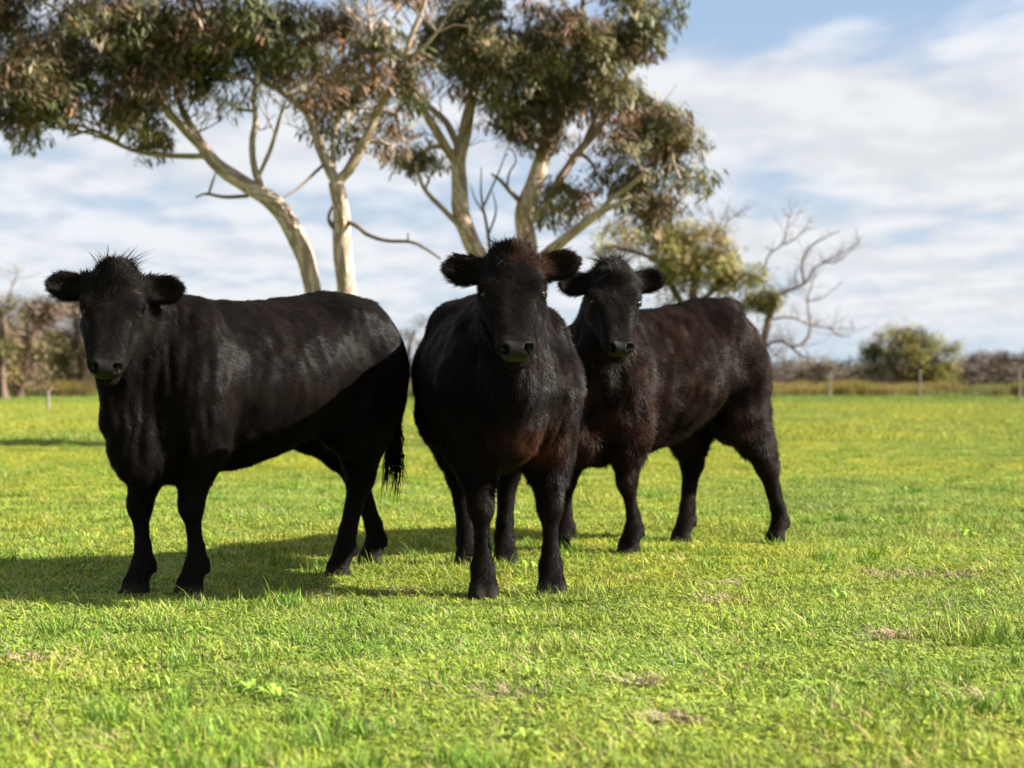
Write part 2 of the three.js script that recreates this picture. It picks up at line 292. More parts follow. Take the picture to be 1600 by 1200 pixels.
tree({ name: 'gum_tree', label: 'gum tree whose pale trunk leans over the cow standing side-on', d: 22, base: 520, seed: 3, leaf: gumLeaf, palette: GUM_DARK.concat(GUM), clump: 0.2, perClump: 16, clumps: 3.5, depth: 1, twigM: gumTwig, fine: 80, fineM: gumTwig,
  stems: [
    { kind: 'trunk', z: 0.2, r: [14, 13, 12.5, 14, 15, 14.5, 12, 10.5, 9, 7, 5, 3], pts: [[508, 712], [500, 600], [489, 455], [478, 408], [455, 355], [425, 315], [385, 290], [340, 258], [318, 232], [300, 200], [285, 172], [272, 130]] },
    { kind: 'trunk', z: -0.2, r: [18, 15, 14, 13, 12], pts: [[535, 712], [540, 600], [541, 445], [535, 400], [533, 330], [526, 284]] },
    { kind: 'limb', z: -0.7, r: [8, 6.5, 5, 3], pts: [[322, 238], [292, 206], [262, 174], [238, 140], [200, 105], [165, 70]] },
    { kind: 'limb', z: 0.6, r: [5, 4, 3, 2], pts: [[322, 244], [290, 244], [230, 240], [200, 232], [172, 220], [146, 211]] },
    { kind: 'limb', z: -0.3, r: [6, 5, 4, 2], pts: [[418, 308], [400, 272], [394, 225], [399, 190], [397, 150], [404, 110], [420, 60]] },
    { kind: 'limb', z: -0.5, r: [3.5, 3, 2], pts: [[403, 278], [424, 230], [438, 182], [446, 158]] },
    { kind: 'dead', z: -0.4, r: [3.5, 2.5, 1.2], pts: [[388, 306], [352, 308], [322, 303], [306, 308]] },
    { kind: 'dead', z: -0.3, r: [2.2, 1.8, 1], pts: [[326, 304], [332, 285], [338, 268]] },
    { kind: 'limb', z: 0.5, r: [9, 8, 6, 4, 2.5], pts: [[526, 286], [506, 245], [494, 212], [480, 178], [446, 148], [410, 125], [380, 80]] },
    { kind: 'limb', z: -0.6, r: [9, 8, 7, 6, 4.5, 3], pts: [[526, 286], [546, 264], [560, 238], [580, 200], [592, 168], [606, 148], [628, 112], [642, 60], [662, 8], [672, -60]] },
    { kind: 'limb', z: -0.4, r: [5, 4, 3, 2], pts: [[600, 158], [588, 120], [585, 78], [579, 50], [560, 32], [540, 12]] },
    { kind: 'limb', z: -0.2, r: [4, 3.2, 1.8], pts: [[636, 92], [660, 76], [676, 58], [692, 38]] },
    { kind: 'limb', z: 0.3, r: [3, 1.6], pts: [[580, 52], [576, 20], [574, -20]] },
    { kind: 'limb', z: 0.5, r: [5, 4, 3], pts: [[520, 270], [522, 215], [528, 180], [525, 140]] },
    { kind: 'dead', z: -0.2, r: [4, 4, 3, 2], pts: [[526, 360], [517, 350], [514, 338], [520, 322]] },
    { kind: 'dead', z: -0.5, r: [3, 2.2, 1.4], pts: [[507, 256], [490, 272], [466, 294], [444, 308]] },
    { kind: 'dead', z: -1.2, r: [4.2, 3.6, 3, 2.4, 1.6], pts: [[540, 346], [556, 352], [574, 366], [604, 376], [642, 378], [664, 388], [688, 404]] },
    { kind: 'dead', z: -0.2, r: [1.6, 0.8], pts: [[636, 378], [638, 370], [637, 364]] },
  ],
  lobes: [[20, 40, 90, 80, 0.3], [70, 130, 90, 55, -0.8], [40, 165, 50, 26, 0.4], [110, 70, 90, 70, 0.9], [180, 50, 90, 60, -0.7], [135, 165, 80, 42, 0.2], [95, 195, 40, 22, -0.2, 0.9], [215, 130, 70, 50, -0.4], [250, 70, 70, 60, 0.6], [300, 40, 80, 50, -0.5], [290, 110, 34, 36, 0.3, 0.8], [205, 185, 50, 16, 0.5, 0.7], [240, 212, 14, 9, 0.5, 1.2], [60, 198, 50, 20, 0.5], [112, 212, 38, 15, -0.4], [15, 182, 40, 18, -0.3], [170, 190, 44, 18, -0.6], [352, 58, 60, 50, 0.5], [350, 118, 32, 26, -0.3], [368, 170, 20, 20, -0.1, 0.8], [420, 50, 60, 50, -0.6], [425, 110, 40, 32, 0.4],
    [470, 90, 56, 55, 0.2], [500, 150, 46, 40, -0.7], [490, 200, 26, 24, 0.3, 0.8], [530, 60, 60, 55, 0.8], [545, 150, 50, 40, 0.2], [560, 205, 34, 26, 0.7, 0.7], [600, 90, 50, 50, -0.8], [606, 226, 42, 26, -0.3], [622, 180, 40, 34, 0.5], [650, 130, 36, 36, -0.3],
    [60, -90, 140, 70, 0.2, 0.7], [220, -90, 130, 70, -0.5, 0.7], [380, -100, 120, 80, 0.5, 0.7], [520, -90, 110, 80, -0.2, 0.7], [640, -60, 70, 60, 0.2, 0.7], [-90, 60, 90, 90, 0.4, 0.7], [-80, -60, 90, 80, 0, 0.7]] });
tree({ name: 'gum_tree', label: 'gum tree with three pale stems rising behind the cow that faces head-on', d: 24, base: 812, seed: 8, leaf: gumLeaf, palette: GUM, clump: 0.2, perClump: 16, clumps: 3.5, depth: 1, twigM: gumTwig, fine: 80, fineM: gumTwig,
  stems: [
    { kind: 'trunk', z: 0.1, r: [16, 14.5, 13.5, 12.5, 11, 8, 5, 3], pts: [[798, 700], [776, 540], [750, 408], [735, 375], [722, 340], [718, 290], [716, 252], [725, 215], [731, 180], [739, 142], [742, 100], [750, 40], [760, -40]] },
    { kind: 'trunk', z: 0.2, r: [18, 16, 14, 13, 9, 6, 3], pts: [[812, 700], [818, 540], [823, 385], [820, 330], [834, 290], [846, 252], [856, 222], [872, 180], [886, 140], [890, 90], [906, 40], [915, -40]] },
    { kind: 'trunk', z: -0.8, r: [12, 11, 9, 7.5, 6, 4, 2], pts: [[826, 700], [832, 540], [848, 408], [880, 376], [910, 352], [940, 330], [972, 316], [1000, 306]] },
    { kind: 'limb', z: -0.6, r: [8, 7, 6, 4, 3], pts: [[715, 260], [692, 222], [668, 182], [645, 150], [632, 128], [622, 96], [606, 60]] },
    { kind: 'limb', z: 0.5, r: [6, 5, 4, 3], pts: [[716, 232], [698, 192], [672, 168], [652, 146], [640, 120], [660, 60]] },
    { kind: 'limb', z: -0.4, r: [4.5, 4, 3, 2], pts: [[716, 352], [692, 326], [668, 302], [656, 280], [650, 252]] },
    { kind: 'limb', z: -0.3, r: [2, 1.5, 1], pts: [[664, 298], [672, 276], [684, 260], [700, 240]] },
    { kind: 'dead', z: -0.3, r: [5, 4, 3, 1.5], pts: [[816, 318], [800, 302], [782, 282], [768, 272]] },
    { kind: 'dead', z: -0.3, r: [2, 1.4, 0.8], pts: [[792, 292], [796, 270], [806, 252], [800, 232]] },
    { kind: 'limb', z: 0.6, r: [8, 7, 6, 4.5, 2.5], pts: [[826, 348], [852, 318], [880, 272], [902, 240], [934, 202], [952, 170], [974, 132], [986, 108], [1004, 72], [1020, 20]] },
    { kind: 'limb', z: -0.4, r: [5, 4, 3], pts: [[940, 330], [955, 310], [985, 290], [1010, 265]] },
    { kind: 'limb', z: 0.4, r: [5, 4, 3], pts: [[912, 228], [930, 180], [928, 140], [935, 100]] },
    { kind: 'limb', z: -0.5, r: [5, 4, 2.5], pts: [[960, 160], [985, 190], [1020, 205], [1050, 225]] },
    { kind: 'dead', z: -0.4, r: [3, 2.5, 1.6, 0.8], pts: [[768, 404], [760, 350], [752, 305], [752, 262]] },
    { kind: 'dead', z: -0.6, r: [2, 1.5, 0.7], pts: [[756, 322], [770, 290], [782, 262], [790, 240]] },
    { kind: 'dead', z: -0.2, r: [1.8, 1.2, 0.6], pts: [[757, 335], [742, 310], [735, 288]] },
    { kind: 'dead', z: 0.3, r: [2, 1.5, 0.8], pts: [[762, 370], [775, 330], [770, 300]] },
    { kind: 'limb', z: 0.4, r: [4, 3, 2], pts: [[738, 150], [760, 110], [790, 80], [800, 30]] },
    { kind: 'limb', z: 0.4, r: [4, 3, 2], pts: [[850, 240], [830, 200], [800, 170], [790, 130]] },
  ],
  lobes: [[690, 60, 52, 45, 0.6], [715, 20, 60, 40, -0.4], [668, 150, 34, 28, -0.6, 0.7], [655, 240, 34, 22, 0.2, 0.8], [690, 262, 30, 18, -0.3, 0.7], [740, 100, 46, 40, -0.5], [770, 50, 60, 50, 0.4], [800, 110, 56, 48, -0.7], [790, 170, 46, 30, 0.5, 0.8], [835, 60, 60, 55, 0.6], [850, 150, 52, 46, 0.1], [822, 205, 36, 24, -0.3, 0.8], [895, 60, 56, 52, -0.5], [905, 140, 50, 44, 0.6], [880, 200, 40, 30, -0.5, 0.8], [955, 60, 56, 48, 0.3], [960, 130, 46, 34, -0.4, 0.7], [1015, 40, 44, 44, -0.2], [1030, 100, 30, 34, 0.2, 0.6], [1000, 175, 50, 34, 0.3], [1050, 200, 42, 34, -0.4], [980, 225, 56, 36, -0.6], [1040, 248, 44, 34, 0.3], [930, 260, 44, 34, 0.5], [890, 290, 44, 28, -0.3, 0.8], [1000, 285, 46, 26, 0.2], [1012, 330, 20, 20, 0, 0.7], [920, 305, 30, 20, 0.3, 0.6], [875, 330, 30, 22, 0.6, 0.6], [1078, 212, 22, 28, 0.1], [1062, 280, 34, 26, -0.3], [1024, 318, 28, 18, 0.2],
    [720, -70, 90, 60, 0.2, 0.7], [850, -80, 100, 70, -0.3, 0.7], [970, -50, 70, 60, 0.3, 0.7]] });
const farLeaf = spray(9, 16, 0.15, 0.05, 0.25, 0.36, 0.06);
const OLIVE = [[0.26, 0.235, 0.045], [0.2, 0.195, 0.04], [0.28, 0.24, 0.055], [0.14, 0.145, 0.035], [0.23, 0.18, 0.06]];
const OLIVE2 = [[0.19, 0.185, 0.035], [0.15, 0.16, 0.03], [0.23, 0.2, 0.05], [0.10, 0.115, 0.028], [0.19, 0.15, 0.05]];
const DUSK = [[0.06, 0.065, 0.045], [0.08, 0.07, 0.05], [0.05, 0.06, 0.04]];
const BROWN = [[0.21, 0.155, 0.10], [0.16, 0.14, 0.06], [0.19, 0.135, 0.09], [0.15, 0.135, 0.05], [0.25, 0.18, 0.12]];
const far = { leaf: farLeaf, clump: 0.34, perClump: 14, clumps: 3.6, bark: darkBark, twigR: 0.02 };
tree({ ...far, name: 'bushy_tree', label: 'olive yellow bushy tree rising behind the back of the shaggy cow', d: 55, base: 1085, seed: 21, palette: OLIVE,
  stems: [{ kind: 'trunk', r: [9, 8, 6], pts: [[1088, 640], [1085, 540], [1082, 470], [1090, 420]] }, { kind: 'limb', r: [5, 3], pts: [[1084, 500], [1050, 450], [1030, 410], [960, 385]] }, { kind: 'limb', r: [5, 3], pts: [[1083, 480], [1120, 450], [1150, 425]] }],
  lobes: [[985, 366, 34, 18], [955, 385, 30, 20, 1, 0.8], [1030, 385, 30, 28, -0.6], [1075, 378, 40, 24, 0.5], [1110, 392, 44, 28, -0.5], [1150, 415, 36, 24, 0.6], [1060, 415, 40, 26, -1], [1100, 432, 50, 22, 0.4, 0.8], [1150, 445, 30, 16, 0, 0.5], [1040, 445, 30, 20, 0, 0.7], [1175, 432, 14, 14, 0, 0.5]] });
tree({ ...far, fine: 170, name: 'bare_tree', label: 'half dead tree with twisted bare branches beyond the shaggy cow', d: 60, base: 1184, seed: 22, palette: [[0.2, 0.18, 0.05], [0.16, 0.15, 0.04]], clump: 0.26, dead: new THREE.MeshStandardMaterial({ color: new THREE.Color().setRGB(0.15, 0.105, 0.085), roughness: 0.95 }),
  stems: [{ kind: 'trunk', z: 0, r: [9, 7, 5.5, 4], pts: [[1182, 640], [1188, 560], [1194, 528], [1205, 484], [1213, 460]] },
    { kind: 'dead', r: [2.9, 2.3, 1.7, 1.1, 0.5], pts: [[1212, 462], [1232, 454], [1258, 442], [1272, 420], [1290, 410], [1312, 398], [1342, 380]] },
    { kind: 'dead', r: [2.2, 1.7, 1.2, 0.7], pts: [[1256, 442], [1254, 408], [1266, 386], [1284, 374], [1312, 360]] },
    { kind: 'dead', r: [2.1, 1.7, 1.2, 0.5], pts: [[1198, 502], [1216, 497], [1240, 497], [1266, 508], [1292, 512], [1336, 514]] },
    { kind: 'dead', r: [2.8, 2.2, 1.6, 0.8], pts: [[1191, 546], [1206, 535], [1226, 535], [1242, 548], [1262, 562], [1274, 574]] },
    { kind: 'dead', r: [2, 1.5, 1.1, 0.6], pts: [[1205, 470], [1192, 440], [1202, 398], [1224, 380], [1230, 352], [1236, 330]] },
    { kind: 'dead', r: [2.2, 1.8, 1], pts: [[1236, 542], [1258, 534], [1266, 508], [1262, 470], [1270, 440]] },
    { kind: 'dead', r: [1.5, 1.2, 0.6], pts: [[1284, 408], [1304, 410], [1330, 392]] }, { kind: 'dead', r: [1.4, 0.7], pts: [[1264, 470], [1285, 465], [1302, 452]] },
    { kind: 'dead', r: [1.4, 0.7], pts: [[1200, 540], [1212, 556], [1224, 560], [1230, 575]] }, { kind: 'dead', r: [1.3, 0.6], pts: [[1226, 382], [1244, 372], [1262, 350]] }, { kind: 'dead', r: [1.3, 0.6], pts: [[1296, 512], [1310, 524], [1330, 526]] }],
  lobes: [[1206, 466, 20, 15, 0, 0.9], [1176, 481, 10, 10, 0, 0.9], [1194, 540, 8, 8, 0, 0.8]] });
tree({ ...far, fine: 60, name: 'bare_tree', label: 'leafless grey sapling showing above the bushy olive tree', d: 66, base: 1122, seed: 23, palette: BROWN,
  stems: [{ kind: 'trunk', z: 0, r: [4, 3, 2, 1.4], pts: [[1122, 640], [1124, 500], [1122, 400], [1124, 362]] }, { kind: 'dead', r: [1.4, 1, 0.6], pts: [[1122, 385], [1132, 356], [1142, 340], [1160, 338]] }, { kind: 'dead', r: [1.2, 0.6], pts: [[1123, 372], [1116, 345], [1094, 330]] }, { kind: 'dead', r: [1.2, 0.6], pts: [[1124, 365], [1128, 345], [1140, 320]] }], lobes: [] });
tree({ ...far, name: 'round_tree', label: 'rounded olive tree standing alone beyond the fence posts', d: 92, base: 1420, seed: 24, palette: OLIVE2, clump: 0.4, perClump: 16, clumps: 5,
  stems: [{ kind: 'trunk', r: [5, 4, 3], pts: [[1425, 622], [1422, 580], [1430, 545]] }, { kind: 'trunk', r: [4, 3, 2], pts: [[1415, 622], [1400, 580], [1380, 550]] }, { kind: 'trunk', r: [4, 3, 2], pts: [[1432, 622], [1452, 585], [1465, 555]] }],
  lobes: [[1408, 520, 24, 12], [1372, 545, 28, 18, 1], [1440, 530, 24, 14, -1], [1410, 548, 36, 20, -1], [1460, 550, 32, 20, 0.5], [1482, 572, 22, 18, 0], [1375, 575, 24, 16, 0, 0.7], [1420, 580, 40, 18, 0.5, 0.9], [1462, 585, 30, 14, -1, 0.9], [1352, 536, 12, 6, 0, 0.6], [1502, 578, 12, 8, 0, 0.8]] });
tree({ ...far, name: 'dark_tree', label: 'small dark flat topped tree beside the rounded olive tree', d: 125, base: 1530, seed: 25, palette: DUSK, clump: 0.5, perClump: 14, clumps: 5,
  stems: [{ kind: 'trunk', r: [3, 2], pts: [[1530, 614], [1530, 585], [1526, 560]] }, { kind: 'limb', r: [2, 1], pts: [[1530, 590], [1545, 570], [1552, 566]] }], lobes: [[1524, 559, 13, 5], [1552, 565, 8, 4], [1528, 580, 20, 12], [1545, 590, 18, 10]] });
tree({ ...far, name: 'dark_tree', label: 'dark pointed tree nearest the last fence post', d: 120, base: 1572, seed: 26, palette: DUSK.concat([[0.13, 0.11, 0.05]]), clump: 0.5, perClump: 14, clumps: 5,
  stems: [{ kind: 'trunk', r: [3, 2], pts: [[1572, 615], [1572, 585], [1572, 570]] }], lobes: [[1572, 568, 8, 8], [1576, 584, 16, 12], [1592, 592, 14, 10]] });
tree({ ...far, name: 'dark_tree', label: 'dark tree with two wind-blown tops behind the last fence post', d: 122, base: 1598, seed: 27, palette: DUSK, clump: 0.45, perClump: 14, clumps: 5,
  stems: [{ kind: 'trunk', r: [3, 2, 1.5], pts: [[1600, 615], [1597, 580], [1594, 556]] }, { kind: 'limb', r: [2, 1], pts: [[1596, 570], [1604, 552], [1612, 545]] }], lobes: [[1586, 556, 8, 6], [1604, 547, 12, 6], [1612, 562, 10, 8], [1625, 580, 22, 16]] });
tree({ ...far, fine: 90, name: 'brown_tree', label: 'straggly brown tree with a leaning dark trunk by the leftmost fence post', d: 72, base: 24, seed: 28, palette: BROWN, clump: 0.36, perClump: 14, clumps: 4.5,
  stems: [{ kind: 'trunk', r: [7, 6, 4, 3], pts: [[24, 628], [38, 580], [44, 540], [60, 500], [70, 480]] }, { kind: 'limb', r: [4, 2], pts: [[40, 560], [20, 520], [10, 480]] }, { kind: 'dead', r: [1.6, 0.6], pts: [[14, 490], [18, 450], [28, 425]] }],
  lobes: [[50, 592, 40, 16, -0.5, 0.8], [20, 590, 26, 14, 0, 0.8], [46, 480, 28, 14], [70, 495, 30, 16, 1], [30, 510, 26, 18, -1], [60, 535, 30, 18, 0, 0.8], [85, 480, 22, 12], [20, 545, 26, 22, 1, 0.8], [70, 570, 34, 18, 0.5, 0.8]] });
tree({ ...far, fine: 60, name: 'brown_tree', label: 'brown tree with two dark trunks at the edge of the left frame', d: 68, base: 4, seed: 29, palette: BROWN.concat(OLIVE2), clump: 0.36, perClump: 14, clumps: 4.5,
  stems: [{ kind: 'trunk', r: [7, 6, 4], pts: [[6, 630], [2, 580], [8, 530], [2, 490]] }, { kind: 'trunk', r: [5, 4], pts: [[-8, 630], [-20, 560], [-30, 500]] }],
  lobes: [[10, 585, 30, 20, 0, 0.8], [2, 480, 22, 16], [-25, 500, 30, 26], [4, 530, 26, 18], [-20, 560, 30, 26]] });
tree({ ...far, fine: 70, name: 'brown_tree', label: 'brown and olive tree whose crown shows beside the side-on cow face', d: 76, base: 128, seed: 30, palette: BROWN.concat(OLIVE2), clump: 0.38, perClump: 14, clumps: 4.5,
  stems: [{ kind: 'trunk', r: [6, 5, 3], pts: [[130, 626], [128, 580], [122, 540], [118, 500]] }, { kind: 'limb', r: [3, 2], pts: [[126, 560], [150, 520], [160, 490]] }],
  lobes: [[130, 600, 40, 14, -1, 0.9], [85, 590, 30, 20, 0, 0.8], [92, 540, 26, 24, 0.5, 0.9], [112, 485, 20, 14], [130, 500, 26, 18, 1], [150, 480, 24, 16], [118, 560, 32, 22, 0.6], [150, 550, 30, 24, -0.6], [140, 520, 16, 12, 0, 0.7], [100, 585, 26, 16, 0, 0.8], [175, 520, 26, 26]] });
tree({ ...far, name: 'slender_tree', label: 'slender dark topped tree glimpsed between the side-on and head-on cows', d: 80, base: 636, seed: 31, palette: DUSK.concat([[0.17, 0.14, 0.07]]), clump: 0.36, perClump: 6,
  stems: [{ kind: 'trunk', r: [6, 4, 2], pts: [[636, 624], [636, 580], [640, 540], [648, 518]] }, { kind: 'limb', r: [2, 1], pts: [[637, 570], [650, 556], [660, 540]] }], lobes: [[650, 513, 12, 5], [632, 522, 10, 6], [645, 562, 8, 6], [634, 585, 14, 18, 0, 0.7], [652, 590, 12, 14, 0, 0.7], [615, 560, 20, 30, 0, 0.7], [668, 560, 20, 30, 0, 0.7]] });

// brown scrub along the horizon, and rank dry grass before it
{
  const r = rngOf(404), list = [], q = new THREE.Quaternion(), e = new THREE.Euler();
  const bush = spray(12, 40, 0.5, 0.11, -0.1, 1.5);
  for (let k = 0; k < 14000; k++) {
    const d = 108 + 60 * r(), x = (r() - 0.5) * 0.72 * d, h = 1.35 + 0.7 * noise(x * 0.06, d * 0.05, 3) + 0.5 * noise(x * 0.3, d * 0.2, 4) + 2.6 * smooth(18, 23, -x / d * 100) + 0.9 * smooth(22.5, 25, x / d * 100), y = r() * Math.max(0.4, h), c = BROWN[Math.floor(r() * 5)], f = 0.3 + 0.4 * r() + 0.25 * smooth(18, 23, -x / d * 100);
    list.push([new THREE.Matrix4().compose(V(x, y, -d), q.setFromEuler(e.set(r() - 0.5, r() * 6.28, 0)), V(0.8, 0.8, 0.8)), c[0] * f * 0.85, c[1] * f * 0.9, c[2] * f * 0.95]);
  }
  tag(instanced('scrub', bush, leafMat, list), 'low brown scrub massed along the horizon', 'scrub', null, 'stuff');
  const blades = new Soup(), r2 = rngOf(405);
  for (let k = 0; k < 90; k++) {
    const az = r2() * 6.283, x = (r2() - 0.5) * 0.5, z = (r2() - 0.5) * 0.5, h = 0.3 + 0.32 * r2(), l = 0.25 * r2(), c = r2() < 0.6 ? [0.27, 0.22, 0.085] : [0.18, 0.165, 0.055], b = [c[0] * 0.6, c[1] * 0.75, c[2] * 0.6];
    blades.ribbon([0, 0.5, 1].map((t) => V(x + Math.cos(az) * l * t * t, h * t, z + Math.sin(az) * l * t * t)), V(-Math.sin(az), 0, Math.cos(az)), [0.02, 0.018, 0], b, c);
  }
  const rank = [];
  for (let k = 0; k < 9000; k++) {
    const d = 74 + 26 * r(), x = (r() - 0.5) * 0.66 * d, n = noise(x * 0.16, d * 0.2, 6) + 0.5 * noise(x * 0.5, d * 0.5, 2); if (n < -0.35 && r() < 0.8) continue;
    const s = 0.7 + 0.55 * n + 0.3 * r(), f = 0.85 + 0.3 * r(), w = noise(x * 0.1, d * 0.1, 12);
    rank.push([new THREE.Matrix4().compose(V(x, terrain(x, d) - 0.02, -d), q.setFromEuler(e.set(0, r() * 6.28, 0)), V(1.2, s, 1.2)), f * lerp(0.75, 1.12, smooth(-0.5, 0.4, w + 0.5 * n)), f * lerp(0.95, 1.02, smooth(-0.5, 0.4, w)), f * 0.8]);
  }
  tag(instanced('rank_grass', blades.geo(), grassMat, rank), 'rank dry yellow grass growing beyond the fence posts', 'grass', null, 'stuff');
}
// fence posts
{
  const postMat = new THREE.MeshStandardMaterial({ roughness: 0.9, map: dataTexture(128, (u, v) => { const t = 0.5 + 0.25 * torus(u, v, 2, 6, 4); return [t, t * 0.93, t * 0.84]; }, true) });
  const rows = [[1296, 584, 630, 'pale weathered fence post beyond the stretched hind leg of the shaggy cow'], [1437, 579, 628, 'pale fence post standing before the rounded olive tree'], [1593, 579, 632, 'pale fence post before the dark trees at the frame edge'], [76, 610, 643, 'short pale fence post standing before the straggly brown trees']];
  rows.forEach(([px, top, foot, label], k) => {
    const d = EYE * FOCAL / (foot - HORIZON), h = (foot - top) / FOCAL * d, p = P(px, foot, d); p.y = terrain(p.x, d);
    const t = thing('fence_post', p, label, 'fence post', null), s = new Soup(), w = 0.034;
    s.tube([V(0, -0.1, 0), V(0, h * 0.4, 0), V(0.01, h - 0.012, 0), V(0.01, h, 0)], [w, w, w * 0.96, w * 0.8], 10, 0.08);
    mesh('post', s.geo(), postMat, t);
    for (const y of [0.45, 0.85]) { const ins = new Soup(); ins.tube([V(0, h * y, w * 0.8), V(0, h * y, w + 0.03)], [0.014, 0.018], 8); mesh('insulator', ins.geo(), deadMat, t); }
    t.rotation.z = (k - 1.5) * 0.02;
  });
}

// ------------------------------------------------------------------ cattle
const smin = (a, b, k) => { const h = Math.max(k - Math.abs(a - b), 0) / k; return Math.min(a, b) - h * h * k * 0.25; };
const smax = (a, b, k) => -smin(-a, -b, k);
function roundCone(a, b, r1, r2, k = 0.04) {                     // a tapered capsule
  const ba = b.clone().sub(a), l2 = ba.dot(ba);
  return { k, f: (x, y, z) => { const px = x - a.x, py = y - a.y, pz = z - a.z, h = clamp((px * ba.x + py * ba.y + pz * ba.z) / l2, 0, 1), dx = px - ba.x * h, dy = py - ba.y * h, dz = pz - ba.z * h; return Math.sqrt(dx * dx + dy * dy + dz * dz) - (r1 + (r2 - r1) * h); } };
}
function ellipsoid(c, ax, ay, az, rx, ry, rz, k = 0.04) {        // axes are unit vectors
  return { k, f: (x, y, z) => {
    const px = x - c.x, py = y - c.y, pz = z - c.z, u = (px * ax.x + py * ax.y + pz * ax.z) / rx, v = (px * ay.x + py * ay.y + pz * ay.z) / ry, w = (px * az.x + py * az.y + pz * az.z) / rz;
    const k0 = Math.sqrt(u * u + v * v + w * w), k1 = Math.sqrt((u / rx) ** 2 + (v / ry) ** 2 + (w / rz) ** 2); return k1 < 1e-6 ? -Math.min(rx, ry, rz) : k0 * (k0 - 1) / k1;
  } };
}
function loft(st, k = 0.06) {                                    // stations [x, top, bottom, half width]: a barrel along x, wider low down
  const n = st.length, tang = (i, c) => (st[Math.min(i + 1, n - 1)][c] - st[Math.max(i - 1, 0)][c]) / (st[Math.min(i + 1, n - 1)][0] - st[Math.max(i - 1, 0)][0]);
  const at = (x, c, i, t, h) => { const t2 = t * t, t3 = t2 * t; return (2 * t3 - 3 * t2 + 1) * st[i][c] + (t3 - 2 * t2 + t) * h * tang(i, c) + (3 * t2 - 2 * t3) * st[i + 1][c] + (t3 - t2) * h * tang(i + 1, c); };
  return { k, f: (x, y, z) => {
    const s = clamp(x, st[0][0], st[n - 1][0]); let i = 0; while (i < n - 2 && s > st[i + 1][0]) i++;
    const h = st[i + 1][0] - st[i][0], t = (s - st[i][0]) / h, top = at(s, 1, i, t, h), bot = at(s, 2, i, t, h), hh = Math.max(0.02, (top - bot) / 2); let hw = Math.max(0.02, at(s, 3, i, t, h));
    const v = (y - (top + bot) / 2) / hh; const vv = clamp(v, -1, 1), q = vv > 0 ? at(s, 4, i, t, h) : at(s, 5, i, t, h); hw *= 1 - q * vv * vv;
    const w = z / hw, k0 = Math.sqrt(v * v + w * w), k1 = Math.sqrt((v / hh) ** 2 + (w / hw) ** 2), d = k1 < 1e-6 ? -Math.min(hh, hw) : k0 * (k0 - 1) / k1, ds = Math.abs(x - s);
    return ds > 0 ? Math.sqrt(Math.max(d, 0) ** 2 + ds * ds) : d;
  } };
}
